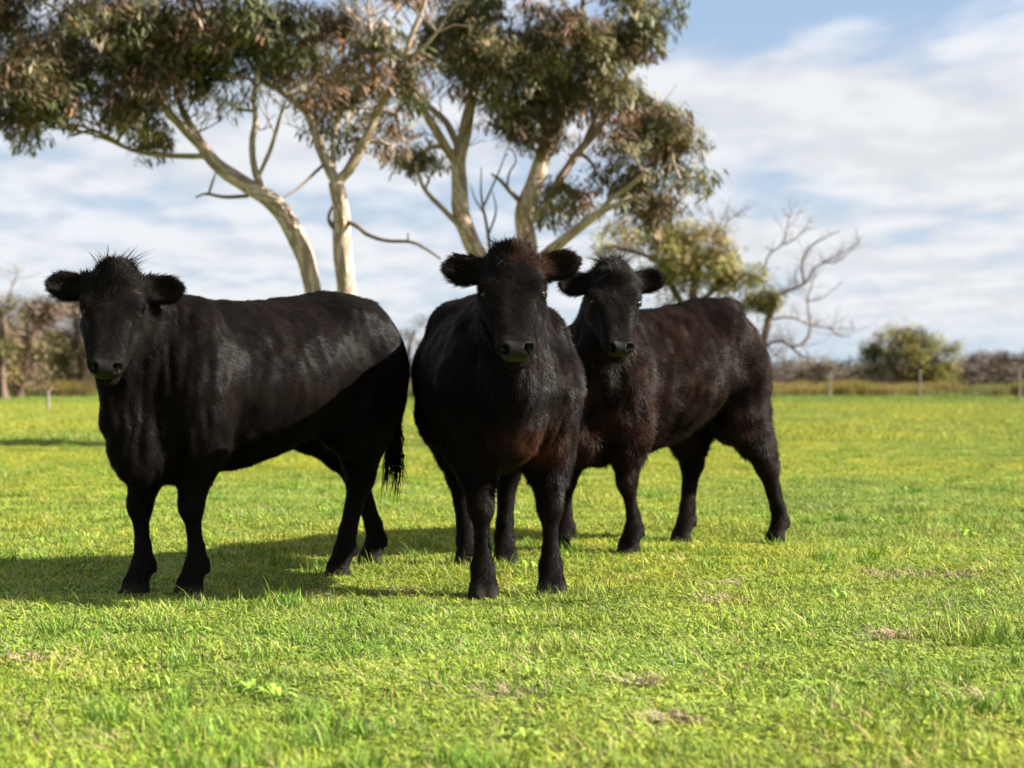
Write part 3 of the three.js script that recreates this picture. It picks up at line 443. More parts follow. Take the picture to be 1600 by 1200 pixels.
function skin(adds, subs, lo, hi, h) {                           // surface nets over blocks near the surface
  const nx = Math.ceil((hi.x - lo.x) / h) + 1, ny = Math.ceil((hi.y - lo.y) / h) + 1, nz = Math.ceil((hi.z - lo.z) / h) + 1, F = new Float32Array(nx * ny * nz).fill(1), B = 10, R = B * h * 0.87 + h;
  const full = (x, y, z, A, S) => { let d = 1e3; for (const p of A) d = d > 900 ? p.f(x, y, z) : smin(d, p.f(x, y, z), p.k); for (const p of S) d = smax(d, -p.f(x, y, z), p.k); return Math.max(d, -y); };
  for (let bz = 0; bz < nz; bz += B) for (let by = 0; by < ny; by += B) for (let bx = 0; bx < nx; bx += B) {
    const cx = lo.x + (bx + B / 2) * h, cy = lo.y + (by + B / 2) * h, cz = lo.z + (bz + B / 2) * h, ds = adds.map((p) => p.f(cx, cy, cz)), m = Math.min(...ds);
    const x1 = Math.min(bx + B, nx), y1 = Math.min(by + B, ny), z1 = Math.min(bz + B, nz);
    if (m > R * 1.8 + 0.08) continue;
    if (m < -R * 2.2) { for (let z = bz; z < z1; z++) for (let y = by; y < y1; y++) for (let x = bx; x < x1; x++) F[(z * ny + y) * nx + x] = Math.max(-1, -(lo.y + y * h)); continue; }
    const A = adds.filter((p, i) => ds[i] < m + 2.6 * R + 0.14), S = subs.filter((p) => p.f(cx, cy, cz) < 1.6 * R + 0.04);
    for (let z = bz; z < z1; z++) for (let y = by; y < y1; y++) for (let x = bx; x < x1; x++) F[(z * ny + y) * nx + x] = full(lo.x + x * h, lo.y + y * h, lo.z + z * h, A, S);
  }
  const id = new Int32Array(nx * ny * nz).fill(-1), pos = [], idx = [], sx = 1, sy = nx, sz = nx * ny, corner = [0, sx, sy, sx + sy, sz, sx + sz, sy + sz, sx + sy + sz], edges = [[0, 1], [2, 3], [4, 5], [6, 7], [0, 2], [1, 3], [4, 6], [5, 7], [0, 4], [1, 5], [2, 6], [3, 7]];
  for (let z = 0; z < nz - 1; z++) for (let y = 0; y < ny - 1; y++) for (let x = 0; x < nx - 1; x++) {
    const o = z * sz + y * sy + x; let mask = 0; for (let c = 0; c < 8; c++) if (F[o + corner[c]] < 0) mask |= 1 << c;
    if (mask === 0 || mask === 255) continue;
    let px = 0, py = 0, pz = 0, n = 0;
    for (const [a, b] of edges) if (((mask >> a) & 1) !== ((mask >> b) & 1)) { const fa = F[o + corner[a]], t = fa / (fa - F[o + corner[b]]); px += (a & 1) + t * ((b & 1) - (a & 1)); py += ((a >> 1) & 1) + t * (((b >> 1) & 1) - ((a >> 1) & 1)); pz += (a >> 2) + t * ((b >> 2) - (a >> 2)); n++; }
    id[o] = pos.length / 3; pos.push(lo.x + (x + px / n) * h, lo.y + (y + py / n) * h, lo.z + (z + pz / n) * h);
  }
  const quad = (a, b, c, d, flip) => { if (a < 0 || b < 0 || c < 0 || d < 0) return; if (flip) idx.push(a, c, b, a, d, c); else idx.push(a, b, c, a, c, d); };
  for (let z = 1; z < nz - 1; z++) for (let y = 1; y < ny - 1; y++) for (let x = 1; x < nx - 1; x++) {
    const o = z * sz + y * sy + x, s = F[o] < 0;
    if (s !== F[o + sx] < 0) quad(id[o - sy - sz], id[o - sz], id[o], id[o - sy], !s);
    if (s !== F[o + sy] < 0) quad(id[o - sx - sz], id[o - sx], id[o], id[o - sz], !s);
    if (s !== F[o + sz] < 0) quad(id[o - sx - sy], id[o - sy], id[o], id[o - sx], !s);
  }
  const g = new THREE.BufferGeometry(); g.setAttribute('position', new THREE.Float32BufferAttribute(pos, 3)); g.setIndex(idx); g.computeVertexNormals(); return g;
}
const hideMat = new THREE.MeshPhysicalMaterial({ vertexColors: true, roughness: 0.8, specularIntensity: 0.05 });
const noseMat = new THREE.MeshPhysicalMaterial({ vertexColors: true, roughness: 0.45, specularIntensity: 0.28, bumpMap: dataTexture(128, (u, v) => { const t = 0.5 + 0.5 * torus(u, v, 12, 2, 2); return [t, t, t]; }), bumpScale: 0.002 });
const furMat = new THREE.MeshPhysicalMaterial({ vertexColors: true, roughness: 0.4, side: THREE.DoubleSide, specularIntensity: 0.055 });
const eyeMat = new THREE.MeshPhysicalMaterial({ color: new THREE.Color().setRGB(0.012, 0.007, 0.005), roughness: 0.1, specularIntensity: 0.5 });
const lidMat = new THREE.MeshPhysicalMaterial({ specularIntensity: 0.12, color: new THREE.Color().setRGB(0.008, 0.006, 0.005), roughness: 0.7 });
function tuftOf(seed, n, curl) {                                 // hairs lying along +x, rising along +y; unit length
  const r = rngOf(seed), s = new Soup();
  for (let k = 0; k < n; k++) {
    const oz = (r() - 0.5) * 0.9, ox = (r() - 0.5) * 0.9, L = 0.6 + 0.6 * r(), lift = 0.1 + 0.28 * r(), sw = (r() - 0.5) * 0.5 + curl * (r() - 0.5), f = 0.6 + 0.8 * r(), roll = (r() - 0.5) * 0.9;
    const pts = [0, 0.5, 1].map((t) => V(ox + L * t, lift * L * (t - 0.45 * t * t) + 0.02, oz + sw * t * t * L));
    s.ribbon(pts, V(0, Math.sin(roll), Math.cos(roll)), [0.055, 0.045, 0], [f, f, f]);
  }
  const g = s.geo(), nn = g.attributes.normal; for (let i = 0; i < nn.count; i++) { let x = nn.getX(i), y = nn.getY(i), z = nn.getZ(i); if (y < 0) { x = -x; y = -y; z = -z; } const v = V(x * 0.7, y * 0.7 + 0.6, z * 0.7 ).normalize(); nn.setXYZ(i, v.x, v.y, v.z); }
  return g;
}
const sleekTuft = tuftOf(1, 13, 0.2), woolTuft = tuftOf(2, 13, 1.0);

function cow(o) {
  const [h0, h1] = o.heading, hl = Math.hypot(h0, h1), hx = h0 / hl, hd = h1 / hl;                 // (x, depth) of the way the body points
  const root = thing('cow', V(o.at[0], 0, -o.at[1]), o.label, 'cow', null);
  root.rotation.y = Math.atan2(hd, hx);
  const inv = new THREE.Matrix4().makeRotationY(-root.rotation.y), base = root.position.clone();
  const L = (x, y, d) => V(x, y, -d).sub(base).applyMatrix4(inv), dirL = (v) => v.clone().applyMatrix4(inv);
  const adds = [], subs = [], add = (p) => adds.push(p), X = V(1, 0, 0), Y = V(0, 1, 0), Z = V(0, 0, 1), W = o.wide, s0 = o.shift ?? 0, wb = o.wheelbase / 1.16;
  // trunk
  add(loft(o.stations.map(([x, t, b, w, ...end]) => [x * wb + s0, t, b, w * W, ...end])));
  for (const s of [-1, 1]) {
    add(ellipsoid(V(-0.60 * wb + s0, 0.86, s * 0.13 * W), X, Y, Z, 0.2, 0.28, 0.13, 0.1));        // thigh
    add(ellipsoid(V(-0.42 * wb + s0, 1.09, s * 0.17 * W), X, Y, Z, 0.1, 0.07, 0.06, 0.1));        // hook bone
    add(ellipsoid(V(0.56 * wb + s0, 0.84, s * 0.165 * W), X, Y, Z, 0.16, 0.26, 0.09, 0.08));      // shoulder
  }
  if (o.hump) add(ellipsoid(V(-0.74 * wb + s0, 1.2, 0), X, Y, Z, 0.09, 0.06, 0.05, 0.06));
  for (const s of [-1, 1]) { add(roundCone(V(0.50 * wb + s0, 1.10, s * 0.10 * W), V(0.60 * wb + s0, 0.80, s * 0.185 * W), 0.05, 0.07, 0.06)); add(ellipsoid(V(-0.56 * wb + s0, 0.78, s * 0.19 * W), X, Y, Z, 0.12, 0.2, 0.06, 0.06)); }
  // head frame: u down the face, n out of the forehead, q to the animal's own right
  const yaw = o.face * Math.PI / 180, pit = o.pitch * Math.PI / 180, roll = (o.roll ?? 0) * Math.PI / 180, F = V(Math.sin(yaw), 0, Math.cos(yaw));
  let u = F.clone().multiplyScalar(Math.sin(pit)).addScaledVector(Y, -Math.cos(pit)), n = F.clone().multiplyScalar(Math.cos(pit)).addScaledVector(Y, Math.sin(pit)); let q = u.clone().cross(n).normalize();
  u.applyAxisAngle(n, roll); q.applyAxisAngle(n, roll);
  if (q.dot(F.clone().cross(Y)) < 0) q.negate();
  u = dirL(u); n = dirL(n); q = dirL(q);
  const S = o.headSize ?? 1, O = L(...o.poll), H = (a, b, c) => O.clone().addScaledVector(u, a * S).addScaledVector(n, b * S).addScaledVector(q, c * S);
  const he = (a, b, c, ra, rb, rc, k = 0.03) => ellipsoid(H(a, b, c), u, n, q, ra * S, rb * S, rc * 0.92 * (o.slim ?? 1) * S, k), hc = (A, B, r1, r2, k = 0.035) => roundCone(H(...A), H(...B), r1 * S, r2 * S, k);
  // neck and brisket
  const wi = V(0.56 * wb + s0, 1.0, 0), crestEnd = H(0.06, -0.10, 0), jaw = H(0.2, -0.17, 0);
  add(roundCone(wi, crestEnd, 0.125, 0.088, 0.1));
  add(roundCone(V(0.60 * wb + s0, 0.86, 0), H(0.13, -0.15, 0), 0.135, 0.086, 0.1));
  const bk = o.brisket;
  add(roundCone(V(0.70 * wb + s0, bk + 0.24, 0), H(0.19, -0.18, 0), 0.1, 0.052, 0.08));
  add(ellipsoid(V(0.74 * wb + s0, bk + 0.17, 0), X, Y, Z, 0.13, 0.16, 0.095, 0.08));
  add(roundCone(V(0.80 * wb + s0, bk + 0.16, 0), V(0.60 * wb + s0, bk + 0.07, 0), 0.045, 0.06, 0.05));
  add(roundCone(V(0.88 * wb + s0, bk + 0.26, 0), H(0.2, -0.19, 0), 0.05, 0.045, 0.08));
  // front legs
  const feet = [];
  for (const [name, s] of [['FR', 1], ['FL', -1]]) {
    const [fx, fd, lift = 0] = o.feet[name], f = L(fx, 0, fd), e = V(0.53 * wb + s0, 0.60, lerp(s * 0.15 * W, f.z, 0.35)), g = terrain(fx, fd) + lift; feet.push(f);
    const knee = V(lerp(e.x, f.x, 0.6) + 0.02, 0.36 + g, lerp(e.z, f.z, 0.62)), fet = V(f.x - 0.03, 0.13 + g, f.z), toe = V(f.x + 0.035, 0.03 + g, f.z);
    add(roundCone(V(0.60 * wb + s0, 0.82, s * 0.15 * W), e, 0.125, 0.1, 0.08)); add(roundCone(e, knee, 0.1, 0.043, 0.05)); add(ellipsoid(knee, X, Y, Z, 0.043, 0.06, 0.039, 0.03));
    add(roundCone(knee, V(lerp(knee.x, fet.x, 0.85), 0.19 + g, lerp(knee.z, fet.z, 0.85)), 0.033, 0.027, 0.03)); add(roundCone(V(fet.x, 0.19 + g, fet.z), fet, 0.027, 0.039, 0.03));
    for (const c of [-1, 1]) add(roundCone(V(fet.x - 0.03, 0.125 + g, fet.z + c * 0.02), V(fet.x - 0.04, 0.1 + g, fet.z + c * 0.024), 0.013, 0.008, 0.02));
    for (const c of [-1, 1]) { add(roundCone(fet, V(toe.x - 0.02, 0.055 + g, toe.z + c * 0.023), 0.037, 0.033, 0.025)); add(roundCone(V(toe.x - 0.025, 0.03 + g, toe.z + c * 0.027), V(toe.x + 0.025, 0.012 + g, toe.z + c * 0.022), 0.034, 0.024, 0.015)); }
  }
  for (const [name, s] of [['RR', 1], ['RL', -1]]) {
    const [fx, fd, lift = 0] = o.feet[name], f = L(fx, 0, fd), g = terrain(fx, fd) + lift, off = f.x - (-0.58 * wb + s0); feet.push(f);
    const hip = V(-0.58 * wb + s0 + off * 0.1, 0.86, s * 0.13 * W), stifle = V(-0.44 * wb + s0 + off * 0.35, 0.66, s * 0.165 * W), hock = V(f.x - 0.08 - off * (off > 0 ? 0.28 : 0.5), 0.42 + g, lerp(stifle.z, f.z, 0.65)), fet = V(f.x - 0.045, 0.135 + g, f.z), toe = V(f.x + 0.03, 0.03 + g, f.z);
    add(roundCone(hip, stifle, 0.17, 0.115, 0.08)); add(roundCone(V(lerp(stifle.x, hip.x, 0.45), 0.68, stifle.z), hock, 0.115, 0.044, 0.06)); add(roundCone(V(hip.x - 0.1, 0.74, hip.z), V(hock.x - 0.02, 0.45 + g, hock.z), 0.10, 0.032, 0.06));
    add(roundCone(hock, V(hock.x - 0.03, 0.435 + g, hock.z), 0.046, 0.032, 0.03)); add(roundCone(hock, V(lerp(hock.x, fet.x, 0.85), 0.2 + g, lerp(hock.z, fet.z, 0.85)), 0.046, 0.034, 0.035)); add(roundCone(V(lerp(hock.x, fet.x, 0.85), 0.2 + g, lerp(hock.z, fet.z, 0.85)), fet, 0.034, 0.042, 0.03));
    for (const c of [-1, 1]) add(roundCone(V(fet.x - 0.03, 0.13 + g, fet.z + c * 0.02), V(fet.x - 0.04, 0.105 + g, fet.z + c * 0.024), 0.013, 0.008, 0.02));
    for (const c of [-1, 1]) { add(roundCone(fet, V(toe.x - 0.02, 0.055 + g, toe.z + c * 0.021), 0.036, 0.032, 0.025)); add(roundCone(V(toe.x - 0.025, 0.03 + g, toe.z + c * 0.026), V(toe.x + 0.025, 0.012 + g, toe.z + c * 0.02), 0.033, 0.023, 0.015)); }
  }
  // tail
  const rump = o.stations[0][0] * wb + s0, tz = o.tail ?? 0, tail = [V(rump + 0.10, 1.13, 0), V(rump - 0.015, 1.06, 0), V(rump - 0.05, 0.9, tz * 0.3), V(rump - 0.04, 0.7, tz * 0.7), V(rump - 0.03, 0.52, tz)], tr = [0.06, 0.048, 0.036, 0.028, 0.02];
  for (let k = 0; k < 4; k++) add(roundCone(tail[k], tail[k + 1], tr[k], tr[k + 1], k ? 0.02 : 0.05));
  // head
  add(he(0.07, -0.075, 0, 0.1, 0.1, 0.105)); add(he(0.13, -0.06, 0, 0.13, 0.072, 0.112)); add(he(0.015, -0.06, 0, 0.05, 0.06, 0.075));
  for (const s of [-1, 1]) { add(he(0.182, -0.055, s * 0.083, 0.05, 0.046, 0.034, 0.03)); add(he(0.152, -0.035, s * 0.08, 0.03, 0.028, 0.032, 0.03)); add(hc([0.2, -0.135, s * 0.056], [0.37, -0.09, s * 0.034], 0.066, 0.043)); }
  for (const s of [-1, 1]) { add(hc([0.16, -0.048, s * 0.047], [0.39, -0.05, s * 0.032], 0.044, 0.04, 0.02)); subs.push({ ...he(0.24, -0.03, s * 0.118, 0.055, 0.03, 0.02), k: 0.03 }); } add(hc([0.17, -0.08, 0], [0.385, -0.06, 0], 0.066, 0.048)); add(hc([0.2, -0.13, 0], [0.37, -0.09, 0], 0.072, 0.048));
  add(he(0.415, -0.06, 0, 0.052, 0.052, 0.08, 0.03)); add(he(0.442, -0.04, 0, 0.028, 0.034, 0.056, 0.02)); for (const s of [-1, 1]) add(he(0.425, -0.026, s * 0.042, 0.034, 0.026, 0.028, 0.02));
  add(he(0.425, -0.118, 0, 0.048, 0.032, 0.06, 0.018)); subs.push({ ...he(0.462, -0.09, 0, 0.05, 0.0055, 0.075), k: 0.008 });
  for (const s of [-1, 1]) { subs.push({ ...he(0.446, -0.014, s * 0.041, 0.017, 0.02, 0.0125), k: 0.008 }); subs.push({ ...he(0.438, -0.018, s * 0.054, 0.012, 0.014, 0.013), k: 0.008 }); }
  const ears = [];
  for (const s of [-1, 1]) {
    const [rise, fwd, turn] = s > 0 ? o.earR : o.earL;             // how far the ear points up, forward, and how its opening turns down
    const E = q.clone().multiplyScalar(s).addScaledVector(u, -rise).addScaledVector(n, fwd).normalize(), open = n.clone().addScaledVector(u, turn); open.addScaledVector(E, -open.dot(E)).normalize(); const across = E.clone().cross(open);
    const rt = H(0.055, -0.085, s * 0.083), ec = rt.clone().addScaledVector(E, 0.104 * S);
    add(roundCone(rt, rt.clone().addScaledVector(E, 0.08 * S), 0.034 * S, 0.03 * S, 0.03)); add(ellipsoid(ec, E, across, open, 0.08 * S, 0.054 * S, 0.024 * S, 0.03));
    subs.push({ ...ellipsoid(ec.clone().addScaledVector(open, 0.024 * S).addScaledVector(E, -0.004), E, across, open, 0.066 * S, 0.042 * S, 0.024 * S), k: 0.012 });
    ears.push({ rt, E, open, ec, across });
  }
  const eyes = [-1, 1].map((s) => H(0.186, -0.04, s * 0.1035 * (o.slim ?? 1)));
  const bb = new THREE.Box3(); [V(rump - 0.15, -0.02, -0.4), V(0.95 * wb + s0, 1.3, 0.4), H(0, 0.06, 0), H(0.5, 0, 0.1), H(0.5, 0, -0.1), ...ears.map((e) => e.rt.clone().addScaledVector(e.E, 0.3)), ...feet.map((f) => V(f.x + 0.15, 0, f.z)), ...feet.map((f) => V(f.x - 0.2, 0, f.z + 0.12)), ...feet.map((f) => V(f.x, 0, f.z - 0.12))].forEach((p) => bb.expandByPoint(p)); bb.max.y += 0.1; bb.min.y = -0.03;
  const geo = skin(adds, subs, bb.min, bb.max, o.cell ?? 0.007);
  { // muscle, ribs and loose folds of skin
    const P0 = geo.attributes.position, N0 = geo.attributes.normal, pv = V(), rl = V();
    for (let i = 0; i < P0.count; i++) {
      pv.fromBufferAttribute(P0, i); rl.copy(pv).sub(O); if (rl.length() < 0.52 * S && (rl.dot(n) > -0.22 * S || rl.dot(u) < 0)) continue; if (pv.y < 0.3) continue;
      const fw = smooth(0.3, 0.62, (pv.x - s0) / wb), top = smooth(0.3, 0.6, pv.y), rib = smooth(-0.45, -0.25, pv.x) * smooth(0.38, 0.25, pv.x) * smooth(1.1, 0.95, pv.y);
      const d = top * (0.0045 * noise(pv.x * 5, pv.y * 5, pv.z * 5 + o.seed) + 0.003 * noise(pv.x * 14, pv.y * 9, pv.z * 14) + fw * 0.0055 * noise(pv.x * 15 + pv.z * 15, pv.y * 4.5, o.seed) + rib * 0.0007 * Math.sin(pv.x * 62 + pv.y * 12));
      P0.setXYZ(i, pv.x + N0.getX(i) * d, pv.y + N0.getY(i) * d, pv.z + N0.getZ(i) * d);
    }
    geo.computeVertexNormals();
  }
  // colours by place, and the bare muzzle as a material of its own
  const pos = geo.attributes.position, N = pos.count, col = new Float32Array(N * 3), nose = new Uint8Array(N), p = V(), rel = V(), iu = new Float32Array(N * 3);
  for (let i = 0; i < N; i++) {
    p.fromBufferAttribute(pos, i); rel.copy(p).sub(O); const a = rel.dot(u) / S, b = rel.dot(n) / S, c = rel.dot(q) / S; iu[i * 3] = a; iu[i * 3 + 1] = b; iu[i * 3 + 2] = c;
    let k = [0.009, 0.0078, 0.007];
    if (p.y < 0.062) k = [0.014, 0.012, 0.010];
    if (a > 0.416 + 1.6 * c * c && a < 0.5 && Math.abs(c) < 0.058 - 0.25 * Math.max(0, -0.045 - b) && b > -0.082 && b < 0.03 && (a > 0.432 || b > -0.05)) { nose[i] = 1; const pink = smooth(0.445, 0.465, a) * smooth(-0.03, -0.06, b); k = [lerp(0.013, 0.028, pink), lerp(0.0105, 0.02, pink), lerp(0.0095, 0.011, pink)]; for (const s of [-1, 1]) if (Math.hypot((a - 0.447) * 0.8, b + 0.016, c - s * 0.041) < 0.0165 && a < 0.466) { k = [0.002, 0.0016, 0.0014]; nose[i] = 0; } }
    col.set(k, i * 3);
  }
  geo.setAttribute('color', new THREE.BufferAttribute(col, 3));
  const uvs = new Float32Array(N * 2); for (let i = 0; i < N; i++) { uvs[i * 2] = iu[i * 3 + 2] * 8; uvs[i * 2 + 1] = iu[i * 3] * 8; } geo.setAttribute('uv', new THREE.BufferAttribute(uvs, 2));
  const ix = geo.index.array, A = [], Bn = []; for (let k = 0; k < ix.length; k += 3) { const t = nose[ix[k]] && nose[ix[k + 1]] && nose[ix[k + 2]]; (t ? Bn : A).push(ix[k], ix[k + 1], ix[k + 2]); }
  geo.setIndex([...A.slice(0, 0)]); const all = new Uint32Array(A.length + Bn.length); all.set(A); all.set(Bn, A.length); geo.setIndex(new THREE.BufferAttribute(all, 1)); geo.addGroup(0, A.length, 0); geo.addGroup(A.length, Bn.length, 1);
  mesh('body', geo, [hideMat, noseMat], root);
  // eyes with lids
  eyes.forEach((c, k) => { const s = k ? 1 : -1; const e = mesh('eye', new THREE.SphereGeometry(0.0195 * S, 20, 14), eyeMat, root); e.position.copy(c);
    const out = q.clone().multiplyScalar(s).addScaledVector(n, 0.75).normalize(), lid = new Soup(), pts = [], al = u.clone().addScaledVector(out, -u.dot(out)).normalize(), ac = out.clone().cross(al);
    for (let j = 0; j <= 20; j++) { const t = j / 20 * 2 * Math.PI; pts.push(out.clone().multiplyScalar(0.011 * S).addScaledVector(ac, Math.cos(t) * 0.021 * S).addScaledVector(al, Math.sin(t) * 0.0145 * S)); }
    lid.tube(pts, pts.map(() => 0.0045 * S), 7); const lm = mesh('eyelid', lid.geo(), lidMat, root); lm.position.copy(c); });
  // coat: short hairs over the whole hide
  const r = rngOf(o.seed), nrm = geo.attributes.normal, list = [], area = new Float32Array(all.length / 3); let total = 0; const va = V(), vb = V(), vc = V();
  for (let k = 0; k < area.length; k++) { va.fromBufferAttribute(pos, all[k * 3]); vb.fromBufferAttribute(pos, all[k * 3 + 1]).sub(va); vc.fromBufferAttribute(pos, all[k * 3 + 2]).sub(va); area[k] = vb.cross(vc).length() / 2; total += area[k]; }
  const step = total / o.hairs; let acc = r() * step; const nv = V(), flow = V(), bin = V(), m4 = new THREE.Matrix4();
  for (let k = 0; k < area.length; k++) {
    acc += area[k]; let tries = 0;
    while (acc > step && tries++ < 3) {
      acc -= step; const i0 = all[k * 3], i1 = all[k * 3 + 1], i2 = all[k * 3 + 2]; let w0 = r(), w1 = r(); if (w0 + w1 > 1) { w0 = 1 - w0; w1 = 1 - w1; } const w2 = 1 - w0 - w1;
      p.set(0, 0, 0).addScaledVector(va.fromBufferAttribute(pos, i0), w0).addScaledVector(va.fromBufferAttribute(pos, i1), w1).addScaledVector(va.fromBufferAttribute(pos, i2), w2); nv.fromBufferAttribute(nrm, i0);
      rel.copy(p).sub(O); const a = rel.dot(u) / S, b = rel.dot(n) / S, c = rel.dot(q) / S;
      if (p.y < 0.055 + 0.02 * r()) continue;
      const headD = Math.hypot(a - 0.2, (b + 0.08) * 1.3, c), isHead = a > -0.06 && a < 0.52 && Math.abs(c) < 0.16 && b > -0.2; let ear = null;
      for (const e of ears) if (va.copy(p).sub(e.rt).dot(e.E) > 0.05 * S && va.copy(p).sub(e.ec).length() < 0.12 * S) ear = e;
      let len = o.coat * (0.8 + 0.4 * r()); const bark = noise(p.x * 3.1, p.y * 3.1, p.z * 3.1), fine = noise(p.x * 11, p.y * 11, p.z * 11);
      let tint = [1.0, 0.93, 0.88];
      if (ear) { flow.copy(ear.E).addScaledVector(nv, 0.35); len = 0.016 * (0.7 + 0.6 * r()); va.copy(p).sub(ear.ec); if (va.dot(ear.open) > -0.004 && nv.dot(ear.open) > 0.2) { flow.addScaledVector(ear.open, 0.5); len = 0.022 * (0.5 + 0.7 * r()); tint = [1.7, 1.4, 1.25]; } else if (Math.abs(va.dot(ear.across)) > 0.04 * S) len *= 1.6; }
      else if (isHead) {
        if (a > 0.416 + 1.6 * c * c && b > -0.082 && Math.abs(c) < 0.058 - 0.25 * Math.max(0, -0.045 - b)) { if (a > 0.432 || b > -0.05) continue; }
        if (eyes.some((e) => e.distanceTo(p) < 0.024 * S)) continue;
        flow.copy(u).multiplyScalar(a - 0.16).addScaledVector(q, c * 1.1).addScaledVector(n, (b + 0.05) * 0.4);
        len = lerp(0.027, 0.011, smooth(0.08, 0.36, a)) * (0.75 + 0.5 * r()) * (a > 0.385 ? 0.5 : 1); for (const s of [-1, 1]) if (Math.hypot(a - 0.203, b + 0.03, c - s * 0.094) < 0.008) tint = [3, 2.3, 2]; else if (!ear) tint = [1.6, 1.48, 1.4]; if (a < 0.06 && b > -0.09) len *= 1.3;
      } else if (p.y < 0.46) { flow.set(-0.15, -1, 0); len *= lerp(0.36, 0.65, smooth(0.28, 0.46, p.y)); }
      else {
        const fw = smooth(0.3, 0.75, (p.x - s0) / wb); flow.set(-1 + 0.6 * fw, -0.45 - 0.6 * fw, 0); if (p.y < 0.6) flow.y -= 0.8;
        if (p.y < 0.62 || p.x < rump + 0.1) len *= 1.25;
      }
      const swirl = (isHead && a < 0.16 ? o.curl + 0.35 : o.curl) * (noise(p.x * 7, p.y * 7, p.z * 7 + 3) * 1.3 + 0.6 * (r() - 0.5)); 
      flow.addScaledVector(nv, -flow.dot(nv)); if (flow.lengthSq() < 1e-8) flow.set(-nv.y, nv.x, 0); flow.normalize(); bin.copy(flow).cross(nv).normalize(); flow.addScaledVector(bin, swirl).normalize(); bin.copy(flow).cross(nv).normalize();
      const tilt = 0.08 + (ear ? 0.35 : isHead ? 0.16 + 0.3 * smooth(0.16, 0.04, a) : o.fluff) * r(); va.copy(flow).multiplyScalar(Math.cos(tilt)).addScaledVector(nv, Math.sin(tilt)); vb.copy(nv).multiplyScalar(Math.cos(tilt)).addScaledVector(flow, -Math.sin(tilt)); bin.copy(va).cross(vb);
      m4.makeBasis(va.multiplyScalar(len), vb.multiplyScalar(len), bin.multiplyScalar(len)); m4.setPosition(p);
      let f = o.dark * (0.8 + 0.2 * bark + 0.22 * fine + 0.35 * r()), rust = o.rust(p, wb, a, b, c);
      if (!isHead && !ear) rust += o.brown * (0.55 + 0.35 * bark + 0.25 * fine);
      list.push([m4.clone(), f * (tint[0] + 4.6 * rust), f * (tint[1] + 1.7 * rust), f * (tint[2] + 0.7 * rust)]);
    }
  }
  const coat = instanced('coat', o.curl > 0.5 ? woolTuft : sleekTuft, furMat, list, root); coat.userData.kind = 'stuff';
  // forelock and tail switch
  const hairC = [0.012, 0.0095, 0.008], fl = new Soup(), r3 = rngOf(o.seed + 5);
  for (let k = 0; k < o.lock; k++) {
    const c = (r3() + r3() - 1) * 0.07, a = -0.04 + 0.09 * r3(), root0 = H(a, -0.055 + 0.05 * smooth(-0.04, 0.05, a), c), big = r3() < 0.35, len0 = (big ? 0.075 : 0.04) * (0.7 + 0.6 * r3()) * o.lockLen, fwd = r3() < 0.45 && a > 0;
    const d1 = u.clone().multiplyScalar(fwd ? 0.25 : -0.75).addScaledVector(n, fwd ? 0.6 : 0.15 + 0.4 * r3()).addScaledVector(q, c * 3.5 + (r3() - 0.5) * 1.2).normalize(), d2 = q.clone().multiplyScalar((r3() - 0.5) * 3.4 + c * 3).addScaledVector(n, fwd ? -0.3 : 0.5 * (r3() - 0.3)).addScaledVector(u, fwd ? 0.9 : 0.5 * (r3() - 0.2));
    for (let j = 0; j < 9; j++) {
      const jit = () => (r3() - 0.5), o0 = root0.clone().add(V(jit(), jit(), jit()).multiplyScalar(0.022)), len = len0 * (0.7 + 0.5 * r3()), w = 0.0022, side = d1.clone().cross(V(jit(), jit(), jit())).normalize(), f = 0.6 + 0.9 * r3(), tipJ = V(jit(), jit(), jit()).multiplyScalar(0.03);
      fl.ribbon([0, 0.35, 0.7, 1].map((t) => o0.clone().addScaledVector(d1, len * t).addScaledVector(d2, len * 0.75 * t * t).addScaledVector(tipJ, t)), side, [w, w, w * 0.7, 0], hairC.map((x) => x * f));
    }
  }
  mesh('forelock', fl.geo(), furMat, root);
  const sw = new Soup();
  for (let k = 0; k < 150; k++) {
    const o0 = tail[3].clone().lerp(tail[4], r3() * 1.0).add(V((r3() - 0.5) * 0.03, 0, (r3() - 0.5) * 0.03)), len = (0.12 + 0.16 * r3()) * (o.swish ?? 1), dx = (r3() - 0.5) * 0.5, dz = (r3() - 0.5) * 0.6, side = V(r3() - 0.5, 0, r3() - 0.5).normalize(), cu = (r3() - 0.5) * 0.1;
    sw.ribbon([0, 0.35, 0.7, 1].map((t) => o0.clone().add(V(dx * len * t + cu * Math.sin(t * 5), -len * t, dz * len * t * (1 - 0.3 * t)))), side, [0.006, 0.007, 0.005, 0], hairC);
  }
  mesh('tail_switch', sw.geo(), furMat, root);
  return root;
}
const STATIONS = [[-0.86, 1.03, 0.82, 0.085, 0.1, 0.2], [-0.80, 1.13, 0.72, 0.155, 0.2, 0.2], [-0.66, 1.20, 0.63, 0.215, 0.25, 0.25], [-0.45, 1.215, 0.665, 0.262, 0.3, 0.2], [-0.2, 1.185, 0.59, 0.305, 0.3, 0.05], [0.05, 1.16, 0.525, 0.318, 0.3, 0.0], [0.3, 1.155, 0.49, 0.285, 0.35, 0.25], [0.5, 1.165, 0.52, 0.235, 0.4, 0.45], [0.68, 1.12, 0.57, 0.185, 0.35, 0.4], [0.8, 1.03, 0.66, 0.13, 0.3, 0.3], [0.86, 0.93, 0.74, 0.08, 0.2, 0.2]];
furMat.color.setRGB(0.0066, 0.0056, 0.0051);
